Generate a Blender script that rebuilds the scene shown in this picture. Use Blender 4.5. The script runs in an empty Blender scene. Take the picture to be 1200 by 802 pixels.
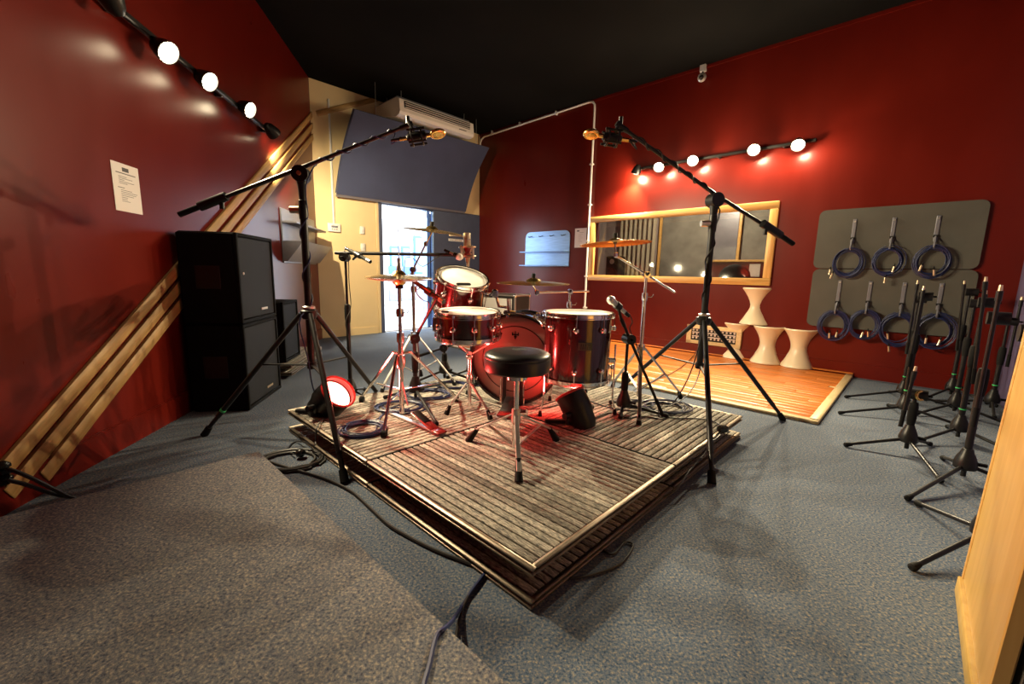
import bpy, math, random
from mathutils import Vector, Matrix, Quaternion
random.seed(7)
SC = bpy.context.scene
COL = SC.collection
PI = math.pi
V = Vector

# ------------------------------------------------------------------ camera
F_PX, PITCH, ROLL, CAM_H = 498.85, 0.15984, 0.021142, 1.0329
cp, sp, cr, sr = math.cos(PITCH), math.sin(PITCH), math.cos(ROLL), math.sin(ROLL)
CAM = V((0, 0, CAM_H))
FWD = V((0, cp, -sp)); UP0 = V((0, sp, cp)); RT0 = V((1, 0, 0))
RGT = RT0 * cr + UP0 * sr
UPV = UP0 * cr - RT0 * sr
cam_data = bpy.data.cameras.new('camera'); cam_data.sensor_width = 36; cam_data.lens = 36 * F_PX / 1200
cam_data.clip_start = 0.02; cam_data.clip_end = 200
cam = bpy.data.objects.new('camera', cam_data); COL.objects.link(cam)
m3 = Matrix((RGT, UPV, -FWD)).transposed()
cam.matrix_world = Matrix.Translation(CAM) @ m3.to_4x4()
SC.camera = cam

# ------------------------------------------------------------------ daylight and exposure
EXPOSURE = 0.0
SC.view_settings.view_transform = 'Standard'; SC.view_settings.look = 'None'
SC.view_settings.exposure = EXPOSURE; SC.view_settings.gamma = 1; SC.view_settings.use_curve_mapping = False
SC.cycles.use_denoising = True
SC.cycles.sample_clamp_indirect = 6
world = bpy.data.worlds.new('world'); SC.world = world; world.use_nodes = True
bgn = world.node_tree.nodes['Background']; bgn.inputs[0].default_value = (0.80, 0.90, 1.0, 1); bgn.inputs[1].default_value = 10.0
LAMP_W = 340.0          # every tungsten spot of the two wall bars
LAMP_COL = (1.0, 0.82, 0.52)

# ------------------------------------------------------------------ pixel of the 1200x802 photograph -> point of the room (calibrated camera)
def ray(px, py):
    d = FWD * F_PX + RGT * (px - 600) - UPV * (py - 401)
    return d.normalized()
def fl(px, py, z=0.0):
    d = ray(px, py); return CAM + d * ((z - CAM_H) / d.z)
def at(px, py, y):
    d = ray(px, py); return CAM + d * (y / d.y)
def onp(px, py, p, n):
    d = ray(px, py); return CAM + d * ((p - CAM).dot(n) / d.dot(n))

# room frames
RA = V((3.715, 4.514, 0)); RD = V((-.7257, .688, 0)); RN = V((-.688, -.7257, 0))      # right wall: u leftwards, RN into the room
def RW(u, z, off=0.0): return RA + RD * u + RN * off + V((0, 0, z))
LA = V((-2.119, 1.732, 0)); LD = V((-.164, .987, 0)).normalized(); LN = V((LD.y, -LD.x, 0))
def LW(s, z, off=0.0): return LA + LD * s + LN * off + V((0, 0, z))
BC = RA + RD * 6.084; BN = -RD                                                       # back wall: q from right corner
def BW(q, z, off=0.0): return BC + RN * q + BN * off + V((0, 0, z))
CEIL = 3.65
ZD = 0.1452            # top of the drum riser

# ------------------------------------------------------------------ mesh builder
def basis(d, up=V((0, 0, 1))):
    d = V(d).normalized()
    if abs(d.dot(up)) > .97: up = V((1, 0, 0)) if abs(d.x) < .9 else V((0, 1, 0))
    x = up.cross(d).normalized(); y = d.cross(x)
    return Matrix((x, y, d)).transposed()
def frame(o, d, up=V((0, 0, 1))):
    return Matrix.Translation(V(o)) @ basis(d, up).to_4x4()
def axes(o, x, y, z):
    return Matrix.Translation(V(o)) @ Matrix((V(x), V(y), V(z))).transposed().to_4x4()
class MB:
    def __init__(s): s.v = []; s.f = []
    def add(s, vs, fs, M=None):
        b = len(s.v)
        s.v += [tuple(M @ V(p)) if M is not None else tuple(p) for p in vs]
        s.f += [tuple(b + i for i in f) for f in fs]
        return s
    def box(s, c, size, M=None):
        x, y, z = [k / 2 for k in size]; c = V(c)
        vs = [c + V((i * x, j * y, k * z)) for k in (-1, 1) for j in (-1, 1) for i in (-1, 1)]
        return s.add(vs, [(0, 2, 3, 1), (4, 5, 7, 6), (0, 1, 5, 4), (2, 6, 7, 3), (0, 4, 6, 2), (1, 3, 7, 5)], M)
    def cbox(s, c, size, ch=.003, M=None):          # chamfered box
        x, y, z = [k / 2 for k in size]; c = V(c); ch = min(ch, x * .9, y * .9, z * .9)
        vs = []; fs = []
        rings = []
        for (zz, ins) in ((-z, ch), (-z + ch, 0), (z - ch, 0), (z, ch)):
            xi, yi = x - ins, y - ins
            r = [(-xi + ch, -yi), (xi - ch, -yi), (xi, -yi + ch), (xi, yi - ch), (xi - ch, yi), (-xi + ch, yi), (-xi, yi - ch), (-xi, -yi + ch)]
            rings.append([len(vs) + i for i in range(8)]); vs += [c + V((a, b, zz)) for a, b in r]
        for a, b in zip(rings, rings[1:]):
            for i in range(8): fs.append((a[i], a[(i + 1) % 8], b[(i + 1) % 8], b[i]))
        fs.append(tuple(reversed(rings[0]))); fs.append(tuple(rings[-1]))
        return s.add(vs, fs, M)
    def beam(s, a, b, w, h, up=V((0, 0, 1))):       # rectangular bar between two points
        a = V(a); b = V(b); L = (b - a).length
        return s.cbox((0, 0, L / 2), (w, h, L), min(w, h) * .18, frame(a, b - a, up))
    def tube(s, pts, r, n=8, cap=True):
        pts = [V(p) for p in pts]; N = len(pts)
        rs = r if isinstance(r, (list, tuple)) else [r] * N
        tang = []
        for i in range(N):
            a = pts[max(i - 1, 0)]; b = pts[min(i + 1, N - 1)]
            t = (b - a); tang.append(t.normalized() if t.length > 1e-9 else (tang[-1] if tang else V((0, 0, 1))))
        B = basis(tang[0]); x = B.col[0].copy()
        vs = []; fs = []
        for i in range(N):
            t = tang[i]; x = (x - t * x.dot(t))
            x = x.normalized() if x.length > 1e-6 else basis(t).col[0].copy()
            y = t.cross(x)
            for k in range(n):
                a = 2 * PI * k / n; vs.append(pts[i] + (x * math.cos(a) + y * math.sin(a)) * rs[i])
        for i in range(N - 1):
            for k in range(n):
                k2 = (k + 1) % n; fs.append((i * n + k, i * n + k2, (i + 1) * n + k2, (i + 1) * n + k))
        if cap:
            fs.append(tuple(reversed(range(n)))); fs.append(tuple((N - 1) * n + k for k in range(n)))
        return s.add(vs, fs)
    def cyl(s, a, b, r, n=12, r2=None):
        return s.tube([a, b], [r, r if r2 is None else r2], n)
    def lathe(s, prof, n=24, M=None):                # profile of (radius, z)
        vs = []; fs = []; rings = []
        for (r, z) in prof:
            if r < 1e-6: rings.append([len(vs)] * n); vs.append(V((0, 0, z)))
            else:
                rings.append([len(vs) + k for k in range(n)])
                vs += [V((r * math.cos(2 * PI * k / n), r * math.sin(2 * PI * k / n), z)) for k in range(n)]
        for a, b in zip(rings, rings[1:]):
            for k in range(n):
                k2 = (k + 1) % n
                f = []
                for i in (a[k], a[k2], b[k2], b[k]):
                    if i not in f: f.append(i)
                if len(f) > 2: fs.append(tuple(f))
        return s.add(vs, fs, M)
    def torus(s, R, r, n=32, m=8, M=None):
        vs = []; fs = []
        for i in range(n):
            a = 2 * PI * i / n
            for k in range(m):
                b = 2 * PI * k / m; q = R + r * math.cos(b)
                vs.append((q * math.cos(a), q * math.sin(a), r * math.sin(b)))
        for i in range(n):
            for k in range(m):
                i2 = (i + 1) % n; k2 = (k + 1) % m
                fs.append((i * m + k, i2 * m + k, i2 * m + k2, i * m + k2))
        return s.add(vs, fs, M)
    def ball(s, c, r, n=12, sz=1.0, M=None):
        pr = [(r * math.sin(PI * i / 8), -r * sz * math.cos(PI * i / 8)) for i in range(9)]
        T = Matrix.Translation(V(c)) if M is None else M @ Matrix.Translation(V(c))
        return s.lathe(pr, n, T)
    def prism(s, poly, d, M=None):                   # 2-D outline, thickness d along +z
        n = len(poly); vs = [(x, y, 0) for x, y in poly] + [(x, y, d) for x, y in poly]
        fs = [tuple(reversed(range(n))), tuple(range(n, 2 * n))] + [(i, (i + 1) % n, n + (i + 1) % n, n + i) for i in range(n)]
        return s.add(vs, fs, M)
    def quad(s, a, b, c, d): return s.add([a, b, c, d], [(0, 1, 2, 3)])

TM = {}
def mesh_obj(name, mb, mat, M=None, smooth=38):
    me = bpy.data.meshes.new(name)
    vs = [tuple(M @ V(p)) for p in mb.v] if M is not None else mb.v
    me.from_pydata(vs, [], mb.f); me.update()
    me.validate()
    if smooth:
        me.shade_smooth(); me.set_sharp_from_angle(angle=math.radians(smooth))
    me.materials.append(mat)
    o = bpy.data.objects.new(name, me); COL.objects.link(o)
    return o
def tag(o, label=None, cat=None, group=None, kind=None):
    if label: o['label'] = label
    if cat: o['category'] = cat
    if group: o['group'] = group
    if kind: o['kind'] = kind
    return o
def thing(name, label, cat, M=None, group=None):     # an Empty at the thing's base; M = its place in the room
    o = bpy.data.objects.new(name, None); COL.objects.link(o); o.empty_display_size = .05
    if M is None: M = Matrix.Identity(4)
    elif not isinstance(M, Matrix): M = Matrix.Translation(V(M))
    loc, rot, sc = M.decompose(); o.location = loc; o.rotation_mode = 'QUATERNION'; o.rotation_quaternion = rot
    TM[o.name] = M
    return tag(o, label, cat, group)
def root_of(o):
    while o.parent: o = o.parent
    return o
def part(name, mb, mat, parent, world=True, label=None, smooth=38, kind=None):
    r = root_of(parent); M = None
    if world and r.name in TM: M = TM[r.name].inverted()
    o = mesh_obj(name, mb, mat, M, smooth); o.parent = parent
    if label: o['label'] = label
    if kind: o['kind'] = kind
    return o
def single(name, mb, mat, label=None, cat=None, group=None, kind=None, smooth=38, origin=None):
    M = None
    if origin is not None: M = Matrix.Translation(-V(origin))
    o = mesh_obj(name, mb, mat, M, smooth)
    if origin is not None: o.location = V(origin)
    return tag(o, label, cat, group, kind)
def copy_part(o, parent, loc=None):
    c = o.copy(); COL.objects.link(c); c.parent = parent
    if loc is not None: c.location = loc
    return c

# ------------------------------------------------------------------ materials
def node_mat(name):
    m = bpy.data.materials.new(name); m.use_nodes = True
    return m, m.node_tree.nodes, m.node_tree.links, m.node_tree.nodes['Principled BSDF']
def mat(name, col, rough=.5, metal=0.0, var=0.0, scale=8.0, bump=0.0, bscale=200.0, coat=0.0, spec=.5, stretch=(1, 1, 1), rvar=0.0):
    m, N, L, b = node_mat(name)
    b.inputs['Base Color'].default_value = (*col, 1); b.inputs['Roughness'].default_value = rough
    b.inputs['Metallic'].default_value = metal; b.inputs['Coat Weight'].default_value = coat; b.inputs['Coat Roughness'].default_value = .06
    b.inputs['Specular IOR Level'].default_value = spec
    tc = N.new('ShaderNodeTexCoord'); mp = N.new('ShaderNodeMapping'); mp.inputs['Scale'].default_value = stretch
    L.new(tc.outputs['Object'], mp.inputs['Vector'])
    if var or rvar:
        t = N.new('ShaderNodeTexNoise'); t.inputs['Scale'].default_value = scale; t.inputs['Detail'].default_value = 4
        L.new(mp.outputs['Vector'], t.inputs['Vector'])
        if var:
            r = N.new('ShaderNodeValToRGB'); r.color_ramp.elements[0].position = .3; r.color_ramp.elements[1].position = .7
            r.color_ramp.elements[0].color = (*[c * (1 - var) for c in col], 1); r.color_ramp.elements[1].color = (*[min(1, c * (1 + var)) for c in col], 1)
            L.new(t.outputs['Fac'], r.inputs['Fac']); L.new(r.outputs['Color'], b.inputs['Base Color'])
        if rvar:
            mr = N.new('ShaderNodeMapRange'); mr.inputs['To Min'].default_value = max(.02, rough - rvar); mr.inputs['To Max'].default_value = rough + rvar
            L.new(t.outputs['Fac'], mr.inputs['Value']); L.new(mr.outputs['Result'], b.inputs['Roughness'])
    if bump:
        t2 = N.new('ShaderNodeTexNoise'); t2.inputs['Scale'].default_value = bscale; t2.inputs['Detail'].default_value = 3
        bp = N.new('ShaderNodeBump'); bp.inputs['Strength'].default_value = bump; bp.inputs['Distance'].default_value = .004
        L.new(mp.outputs['Vector'], t2.inputs['Vector']); L.new(t2.outputs['Fac'], bp.inputs['Height']); L.new(bp.outputs['Normal'], b.inputs['Normal'])
    return m
def speckle(name, cols, scale, rough=.95, bump=.5, big=.12, orand=0.0):   # carpet: pile of several yarn colours
    m, N, L, b = node_mat(name); b.inputs['Roughness'].default_value = rough; b.inputs['Specular IOR Level'].default_value = .15
    tc = N.new('ShaderNodeTexCoord')
    t = N.new('ShaderNodeTexNoise'); t.inputs['Scale'].default_value = scale; t.inputs['Detail'].default_value = 2; t.inputs['Roughness'].default_value = .7
    if orand:       # every strip its own streaky piece of the pattern
        o_ = N.new('ShaderNodeObjectInfo'); cx = N.new('ShaderNodeCombineXYZ'); sx = N.new('ShaderNodeVectorMath'); sx.operation = 'SCALE'; sx.inputs['Scale'].default_value = 53.0
        L.new(o_.outputs['Random'], cx.inputs[0]); L.new(o_.outputs['Random'], cx.inputs[1]); L.new(cx.outputs[0], sx.inputs[0])
        av = N.new('ShaderNodeVectorMath'); av.operation = 'ADD'; mpp = N.new('ShaderNodeMapping'); mpp.inputs['Scale'].default_value = (.30, 1.7, 1)
        L.new(tc.outputs['Object'], mpp.inputs['Vector']); L.new(mpp.outputs['Vector'], av.inputs[0]); L.new(sx.outputs['Vector'], av.inputs[1]); L.new(av.outputs['Vector'], t.inputs['Vector'])
    else:
        L.new(tc.outputs['Object'], t.inputs['Vector'])
    r = N.new('ShaderNodeValToRGB'); el = r.color_ramp.elements
    el[0].position = .30; el[1].position = .70; el[0].color = (*cols[0], 1); el[1].color = (*cols[-1], 1)
    for i, c in enumerate(cols[1:-1]):
        e = el.new(.30 + .40 * (i + 1) / (len(cols) - 1)); e.color = (*c, 1)
    L.new(t.outputs['Fac'], r.inputs['Fac'])
    g = N.new('ShaderNodeTexNoise'); g.inputs['Scale'].default_value = 2.2; g.inputs['Detail'].default_value = 3; L.new(tc.outputs['Object'], g.inputs['Vector'])
    mr = N.new('ShaderNodeMapRange'); mr.inputs['From Min'].default_value = .3; mr.inputs['From Max'].default_value = .7
    mr.inputs['To Min'].default_value = 1 - big; mr.inputs['To Max'].default_value = 1 + big; L.new(g.outputs['Fac'], mr.inputs['Value'])
    mx = N.new('ShaderNodeVectorMath'); mx.operation = 'SCALE'; L.new(r.outputs['Color'], mx.inputs[0]); L.new(mr.outputs['Result'], mx.inputs['Scale'])
    if orand:
        oi = N.new('ShaderNodeObjectInfo'); m2 = N.new('ShaderNodeMapRange'); m2.inputs['To Min'].default_value = 1 - orand; m2.inputs['To Max'].default_value = 1 + orand
        L.new(oi.outputs['Random'], m2.inputs['Value'])
        mm = N.new('ShaderNodeMath'); mm.operation = 'MULTIPLY'; L.new(mr.outputs['Result'], mm.inputs[0]); L.new(m2.outputs['Result'], mm.inputs[1]); L.new(mm.outputs[0], mx.inputs['Scale'])
    L.new(mx.outputs['Vector'], b.inputs['Base Color'])
    bp = N.new('ShaderNodeBump'); bp.inputs['Strength'].default_value = bump; bp.inputs['Distance'].default_value = .003
    L.new(t.outputs['Fac'], bp.inputs['Height']); L.new(bp.outputs['Normal'], b.inputs['Normal'])
    return m
def wood(name, c1, c2, rough=.4, stretch=(1, 12, 12), scale=3.0, rnd=.25, coat=0.0, bump=.05):
    m, N, L, b = node_mat(name); b.inputs['Roughness'].default_value = rough; b.inputs['Coat Weight'].default_value = coat; b.inputs['Coat Roughness'].default_value = .12
    tc = N.new('ShaderNodeTexCoord'); oi = N.new('ShaderNodeObjectInfo')
    add = N.new('ShaderNodeVectorMath'); add.operation = 'ADD'
    sc_ = N.new('ShaderNodeVectorMath'); sc_.operation = 'SCALE'; sc_.inputs['Scale'].default_value = 37.0
    cmb = N.new('ShaderNodeCombineXYZ'); L.new(oi.outputs['Random'], cmb.inputs[0]); L.new(oi.outputs['Random'], cmb.inputs[1]); L.new(cmb.outputs[0], sc_.inputs[0])
    L.new(tc.outputs['Object'], add.inputs[0]); L.new(sc_.outputs['Vector'], add.inputs[1])
    mp = N.new('ShaderNodeMapping'); mp.inputs['Scale'].default_value = stretch; L.new(add.outputs['Vector'], mp.inputs['Vector'])
    t = N.new('ShaderNodeTexNoise'); t.inputs['Scale'].default_value = scale; t.inputs['Detail'].default_value = 6; t.inputs['Distortion'].default_value = .6
    L.new(mp.outputs['Vector'], t.inputs['Vector'])
    r = N.new('ShaderNodeValToRGB'); r.color_ramp.elements[0].position = .32; r.color_ramp.elements[1].position = .68
    r.color_ramp.elements[0].color = (*c1, 1); r.color_ramp.elements[1].color = (*c2, 1); L.new(t.outputs['Fac'], r.inputs['Fac'])
    mr = N.new('ShaderNodeMapRange'); mr.inputs['To Min'].default_value = 1 - rnd; mr.inputs['To Max'].default_value = 1 + rnd; L.new(oi.outputs['Random'], mr.inputs['Value'])
    mx = N.new('ShaderNodeVectorMath'); mx.operation = 'SCALE'; L.new(r.outputs['Color'], mx.inputs[0]); L.new(mr.outputs['Result'], mx.inputs['Scale'])
    L.new(mx.outputs['Vector'], b.inputs['Base Color'])
    if bump:
        bp = N.new('ShaderNodeBump'); bp.inputs['Strength'].default_value = bump; bp.inputs['Distance'].default_value = .002
        L.new(t.outputs['Fac'], bp.inputs['Height']); L.new(bp.outputs['Normal'], b.inputs['Normal'])
    return m
def emit(name, col, st):
    m = bpy.data.materials.new(name); m.use_nodes = True; N = m.node_tree.nodes; L = m.node_tree.links
    for n in list(N):
        if n.type != 'OUTPUT_MATERIAL': N.remove(n)
    e = N.new('ShaderNodeEmission'); e.inputs[0].default_value = (*col, 1); e.inputs[1].default_value = st
    L.new(e.outputs[0], N['Material Output'].inputs[0]); return m
def glass_mat(name, tint, refl):
    m = bpy.data.materials.new(name); m.use_nodes = True; N = m.node_tree.nodes; L = m.node_tree.links
    for n in list(N):
        if n.type != 'OUTPUT_MATERIAL': N.remove(n)
    t = N.new('ShaderNodeBsdfTransparent'); t.inputs[0].default_value = (*tint, 1)
    g = N.new('ShaderNodeBsdfGlossy'); g.inputs['Roughness'].default_value = .03
    lw = N.new('ShaderNodeLayerWeight'); lw.inputs[0].default_value = refl
    mx = N.new('ShaderNodeMixShader'); L.new(lw.outputs['Fresnel'], mx.inputs[0]); L.new(t.outputs[0], mx.inputs[1]); L.new(g.outputs[0], mx.inputs[2])
    L.new(mx.outputs[0], N['Material Output'].inputs[0]); return m

M = {}
M['red_wall'] = mat('red_wall_paint', (.122, .0075, .0035), .30, spec=.28, var=.10, scale=3, rvar=.06, bump=.02, bscale=60, stretch=(1, 1, .35))
M['cream'] = mat('cream_wall_paint', (.74, .56, .30), .55, var=.05, scale=2, bump=.03, bscale=80)
M['purple'] = mat('purple_wall_paint', (.09, .07, .14), .6, var=.08)
M['ceil'] = mat('black_ceiling_cloth', (.004, .0037, .0036), 1.0, spec=.1, var=.35, scale=1.2, bump=.2, bscale=40)
M['carpet'] = speckle('blue_grey_carpet', [(.020, .036, .072), (.072, .108, .168), (.140, .152, .176), (.32, .28, .215)], 115)
M['mat'] = speckle('ribbed_mat_pile', [(.075, .078, .085), (.22, .205, .18), (.39, .355, .295), (.60, .55, .45)], 150, big=.15, orand=.36)
M['mat_gap'] = mat('dark_rubber', (.018, .017, .018), .8)
M['plank'] = wood('laminate_plank', (.50, .125, .018), (.66, .21, .034), .40, (1.2, 14, 14), 2.6, .14, coat=.08, bump=.0)
M['pale_trim'] = wood('pale_timber_trim', (.62, .46, .22), (.75, .58, .32), .45, (1.5, 10, 10), 3)
M['batten'] = wood('pine_batten', (.38, .21, .065), (.52, .31, .11), .55, (1.5, 14, 14), 2.4, .1)
M['frame_wood'] = wood('oak_window_frame', (.60, .33, .09), (.75, .45, .15), .4, (1.2, 14, 14), 2.4, .06)
M['ply'] = wood('maple_veneer', (.44, .268, .066), (.53, .345, .102), .38, (10, 10, .8), 2.2, .04, coat=.1)
M['alu'] = mat('brushed_aluminium', (.32, .26, .20), .46, 1.0, var=.15, scale=30)
M['chrome'] = mat('chrome', (.84, .82, .80), .14, 1.0)
M['steel'] = mat('satin_steel', (.66, .64, .61), .32, .9)
M['black'] = mat('black_powder_coat', (.009, .0085, .0085), .38, spec=.35, var=.2, scale=40)
M['black_gloss'] = mat('black_gloss_plastic', (.012, .012, .012), .2)
M['rubber'] = mat('black_rubber', (.012, .012, .012), .7, spec=.12)
M['cab'] = mat('black_cabinet_carpet', (.0035, .0035, .004), .85, spec=.15, bump=.4, bscale=300)
M['grille'] = mat('speaker_grille_cloth', (.010, .0105, .013), .8, spec=.25, var=.25, scale=300, bump=.3, bscale=500)
M['navy'] = mat('navy_baffle_cloth', (.045, .055, .115), .75, var=.12, scale=2.5, bump=.15, bscale=250)
M['navy_door'] = mat('navy_door_paint', (.055, .068, .125), .5, var=.08)
M['grey_felt'] = mat('grey_felt_board', (.085, .082, .07), .85, var=.12, scale=3, bump=.25, bscale=250)
M['shelf_grey'] = mat('grey_powder_shelf', (.20, .20, .23), .35, .3, var=.08)
M['shelf_steel'] = mat('brushed_steel_shelf', (.23, .37, .64), .33, .6, var=.12, scale=5, stretch=(1, 1, 12))
M['white'] = mat('white_plastic', (.78, .74, .68), .4)
M['white_gloss'] = mat('white_stool_plastic', (.80, .68, .47), .32, coat=.2)
M['paper'] = mat('white_paper', (.80, .74, .70), .8)
M['ink'] = mat('printed_ink', (.10, .09, .09), .8)
M['head'] = mat('coated_drum_head', (.88, .84, .76), .42, var=.10, scale=9)
M['smoke_head'] = mat('smoky_bass_head', (.25, .175, .145), .30, var=.12, scale=5)
M['lacquer'] = mat('wine_red_lacquer', (.034, .0015, .002), .18, coat=1.0, var=.12, scale=6)
M['badge'] = mat('dark_green_badge', (.035, .055, .04), .4)
M['brass'] = mat('bronze_cymbal', (.86, .58, .20), .24, 1.0, var=.12, scale=20)
M['gold'] = mat('gold_microphone', (.95, .60, .18), .22, 1.0)
M['silver_mic'] = mat('champagne_microphone', (.80, .68, .48), .28, 1.0)
M['red_enamel'] = mat('red_enamel', (.24, .010, .010), .25, coat=.5)
M['vinyl'] = mat('black_vinyl', (.014, .013, .014), .34, bump=.08, bscale=180)
M['blue_cable'] = mat('blue_cable', (.014, .022, .085), .4)
M['black_cable'] = mat('black_cable', (.018, .015, .014), .45)
M['connector'] = mat('gold_connector', (.80, .62, .40), .3, .8)
M['bulb'] = emit('lit_tungsten_lamp', (1.0, .84, .58), 60)
M['red_bulb'] = emit('lit_red_lamp', (1.0, .10, .07), 38)
M['lamplit_rim'] = mat('red_lit_rim', (.5, .02, .02), .3)  # red glow of the lamp put into the rim colour
M['glass'] = glass_mat('studio_window_glass', (.90, .90, .86), .38)
M['door_glass'] = glass_mat('outdoor_glass', (.9, .95, 1), .25)
M['concrete'] = mat('outdoor_paving', (.62, .62, .60), .9, var=.1)
M['render'] = mat('outdoor_white_wall', (.80, .82, .84), .8, var=.04)
M['blue_paint'] = mat('blue_window_paint', (.05, .14, .42), .5)
M['grey_curtain'] = mat('grey_curtain', (.20, .19, .165), .85, var=.25, scale=4, bump=.2, bscale=90)
M['mauve'] = mat('mauve_wall', (.26, .22, .22), .8)
M['slat'] = wood('pale_diffuser_slat', (.46, .40, .30), (.56, .50, .38), .6, (10, 10, 1), 2, .06)
M['green'] = mat('green_tape', (.05, .55, .16), .5)
M['alu_edge'] = mat('case_edge_aluminium', (.75, .70, .64), .3, .9)
M['case'] = mat('case_black_laminate', (.020, .018, .017), .35)
M['teal'] = mat('teal_sill', (.10, .30, .36), .4)
# ------------------------------------------------------------------ setting: floor, walls, ceiling
def struct(name, mb, m, parent=None, smooth=38):
    o = mesh_obj(name, mb, m, None, smooth)
    if parent is not None: o.parent = parent
    else: o['kind'] = 'structure'
    return o
LCOR_S, LCOR_Q = 4.717, 3.187             # where the left and back walls meet
U0, VR = -1.03, 7.2                       # corner by the mic stands; depth of the room behind the camera
def P2(p): return (p.x, p.y)
S_REAR = -6.2
c_bl = LW(LCOR_S, 0); c_br = BC; c_fr = RA + RD * U0; c_rr = c_fr + RN * VR; c_rl = LW(S_REAR, 0)
outline = [P2(p) for p in (c_rl, c_rr, c_fr, c_br, c_bl)]
T = .16
def slab(a, b, z0, z1, n_out, t=T):        # wall between two floor points, thickness outwards
    mb = MB(); a = V(a); b = V(b); o = V(n_out) * t
    Z = V((0, 0, 1))
    vs = [a + Z * z0, b + Z * z0, b + o + Z * z0, a + o + Z * z0, a + Z * z1, b + Z * z1, b + o + Z * z1, a + o + Z * z1]
    return mb.add(vs, [(0, 1, 2, 3), (4, 7, 6, 5), (0, 4, 5, 1), (1, 5, 6, 2), (2, 6, 7, 3), (3, 7, 4, 0)])
def wslab(a, b, z0, z1, n_out, ea=.15, eb=.15):
    d = (V(b) - V(a)).normalized()
    if z1 >= CEIL: z1 = CEIL + .1
    return slab(V(a) - d * ea, V(b) + d * eb, -.1 if z0 == 0 else z0, z1, n_out)
def merge(*mbs):
    m = MB()
    for k in mbs: m.add(k.v, k.f)
    return m
fmb = MB(); fmb.prism(outline, .1, Matrix.Translation((0, 0, -.1)))
floor = struct('floor', fmb, M['carpet'], smooth=0)
cmb = MB(); cmb.prism(outline, .1, Matrix.Translation((0, 0, CEIL)))
ceiling = struct('ceiling', cmb, M['ceil'], smooth=0)
wall_left = struct('wall_left', wslab(LW(S_REAR, 0), LW(LCOR_S, 0), 0, CEIL, -LN), M['red_wall'], smooth=0)
# right wall with the control-room window (u 0.92..3.43, z 0.975..1.90)
WU0, WU1, WZ0, WZ1 = .945, 3.41, 1.0, 1.875
wr = merge(wslab(RW(U0, 0), RW(WU0, 0), 0, CEIL, -RN, .15, 0), wslab(RW(WU1, 0), RW(6.084, 0), 0, CEIL, -RN, 0, .15),
           wslab(RW(WU0, 0), RW(WU1, 0), 0, WZ0, -RN, 0, 0), wslab(RW(WU0, 0), RW(WU1, 0), WZ1, CEIL, -RN, 0, 0))
wall_right = struct('wall_right', wr, M['red_wall'], smooth=0)
# back wall with the double door (q 0..2.19, z 0..2.13)
DQ1, DZ1 = 2.19, 2.15
wb = merge(wslab(BW(DQ1, 0), BW(LCOR_Q, 0), 0, CEIL, -BN, 0, .15), wslab(BW(0, 0), BW(DQ1, 0), DZ1, CEIL, -BN, .15, 0))
wall_back = struct('wall_back', wb, M['cream'], smooth=0)
wall_front = struct('wall_front', wslab(c_fr, c_rr, 0, CEIL, -RD), M['purple'], smooth=0)
wall_rear = struct('wall_rear', wslab(c_rr, c_rl, 0, CEIL, (c_rr - c_rl).cross(V((0, 0, 1))).normalized()), M['grey_felt'], smooth=0)
# skirting boards
def skirt(name, a, b, n, m, h=.145, t=.014):
    mb = slab(a + n * t, b + n * t, 0, h, -n, t); mb2 = slab(a + n * (t * .55), b + n * (t * .55), h, h + .006, -n, t * .55)
    return struct(name, merge(mb, mb2), m, smooth=0)
skirt('baseboard_left', LW(S_REAR, 0), LW(LCOR_S, 0), LN, M['red_wall'])
skirt('baseboard_right', RW(U0, 0), RW(6.084, 0), RN, M['red_wall'])
skirt('baseboard_back', BW(DQ1 + .06, 0), BW(LCOR_Q, 0), BN, M['cream'], h=.11)
# cornice line of the right wall
struct('trim_1', slab(RW(U0, 0, .012), RW(6.084, 0, .012), CEIL - .035, CEIL, -RN, .012), M['red_wall'], smooth=0)

# three parallel pine battens running up the left wall, one runs on over the cream wall
def batten(parent, a, b, w, n, m):
    d = (b - a).normalized(); L = (b - a).length
    y = n.cross(d)
    o = mesh_obj('batten', MB().cbox((L / 2, 0, .011), (L, w, .022), .003), m)
    o.matrix_world = axes(a, d, y, n); o.parent = parent
    return o
def lwp(px, py): return onp(px, py, LA, LN)
bat = [(lwp(a[0], a[1]), lwp(b[0], b[1])) for a, b in (((3, 548), (366.5, 131.8)), ((5, 580), (367.5, 144)), ((47, 559.5), (369, 155.5)))]
bm_ = bat[1]; bdir = (bm_[1] - bm_[0]).normalized(); bper = LN.cross(bdir)
gap_ = (abs((bat[0][1] - bm_[1]).dot(bper)) + abs((bat[2][1] - bm_[1]).dot(bper))) / 2
for (p, q) in bat: batten(wall_left, p, q, gap_ * .56, LN, M['batten'])
batten(wall_back, onp(371, 133.5, BC, BN), onp(441, 116.5, BC, BN), .07, BN, M['batten'])

# carpeted step the camera stands on
pc = fl(303, 529, .115)
e_l = pc + RN * 4.2; pu = (pc - RA).dot(RD); pv = (pc - RA).dot(RN)
step = MB()
c0 = RA + RD * pu + RN * pv
c1 = RA + RD * (U0 + .02) + RN * pv; c2 = RA + RD * (U0 + .02) + RN * (VR - .05); c3 = RA + RD * pu + RN * (VR - .4)
# the step's left side runs on to the left wall
step.prism([P2(c0), P2(c0 + RN * 2.35), P2(c0 + RN * 2.35 - RD * 2.6), P2(c0 - RD * 2.6)][::-1], .115)
M['step_carpet'] = speckle('warm_lit_carpet', [(.052, .060, .088), (.125, .134, .162), (.200, .192, .190), (.38, .335, .275)], 120)  # same carpet as the floor, with warm lamp light put into its colour
carpet_step = tag(mesh_obj('carpet_step', step, M['step_carpet'], None, 0), kind='structure')

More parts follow.
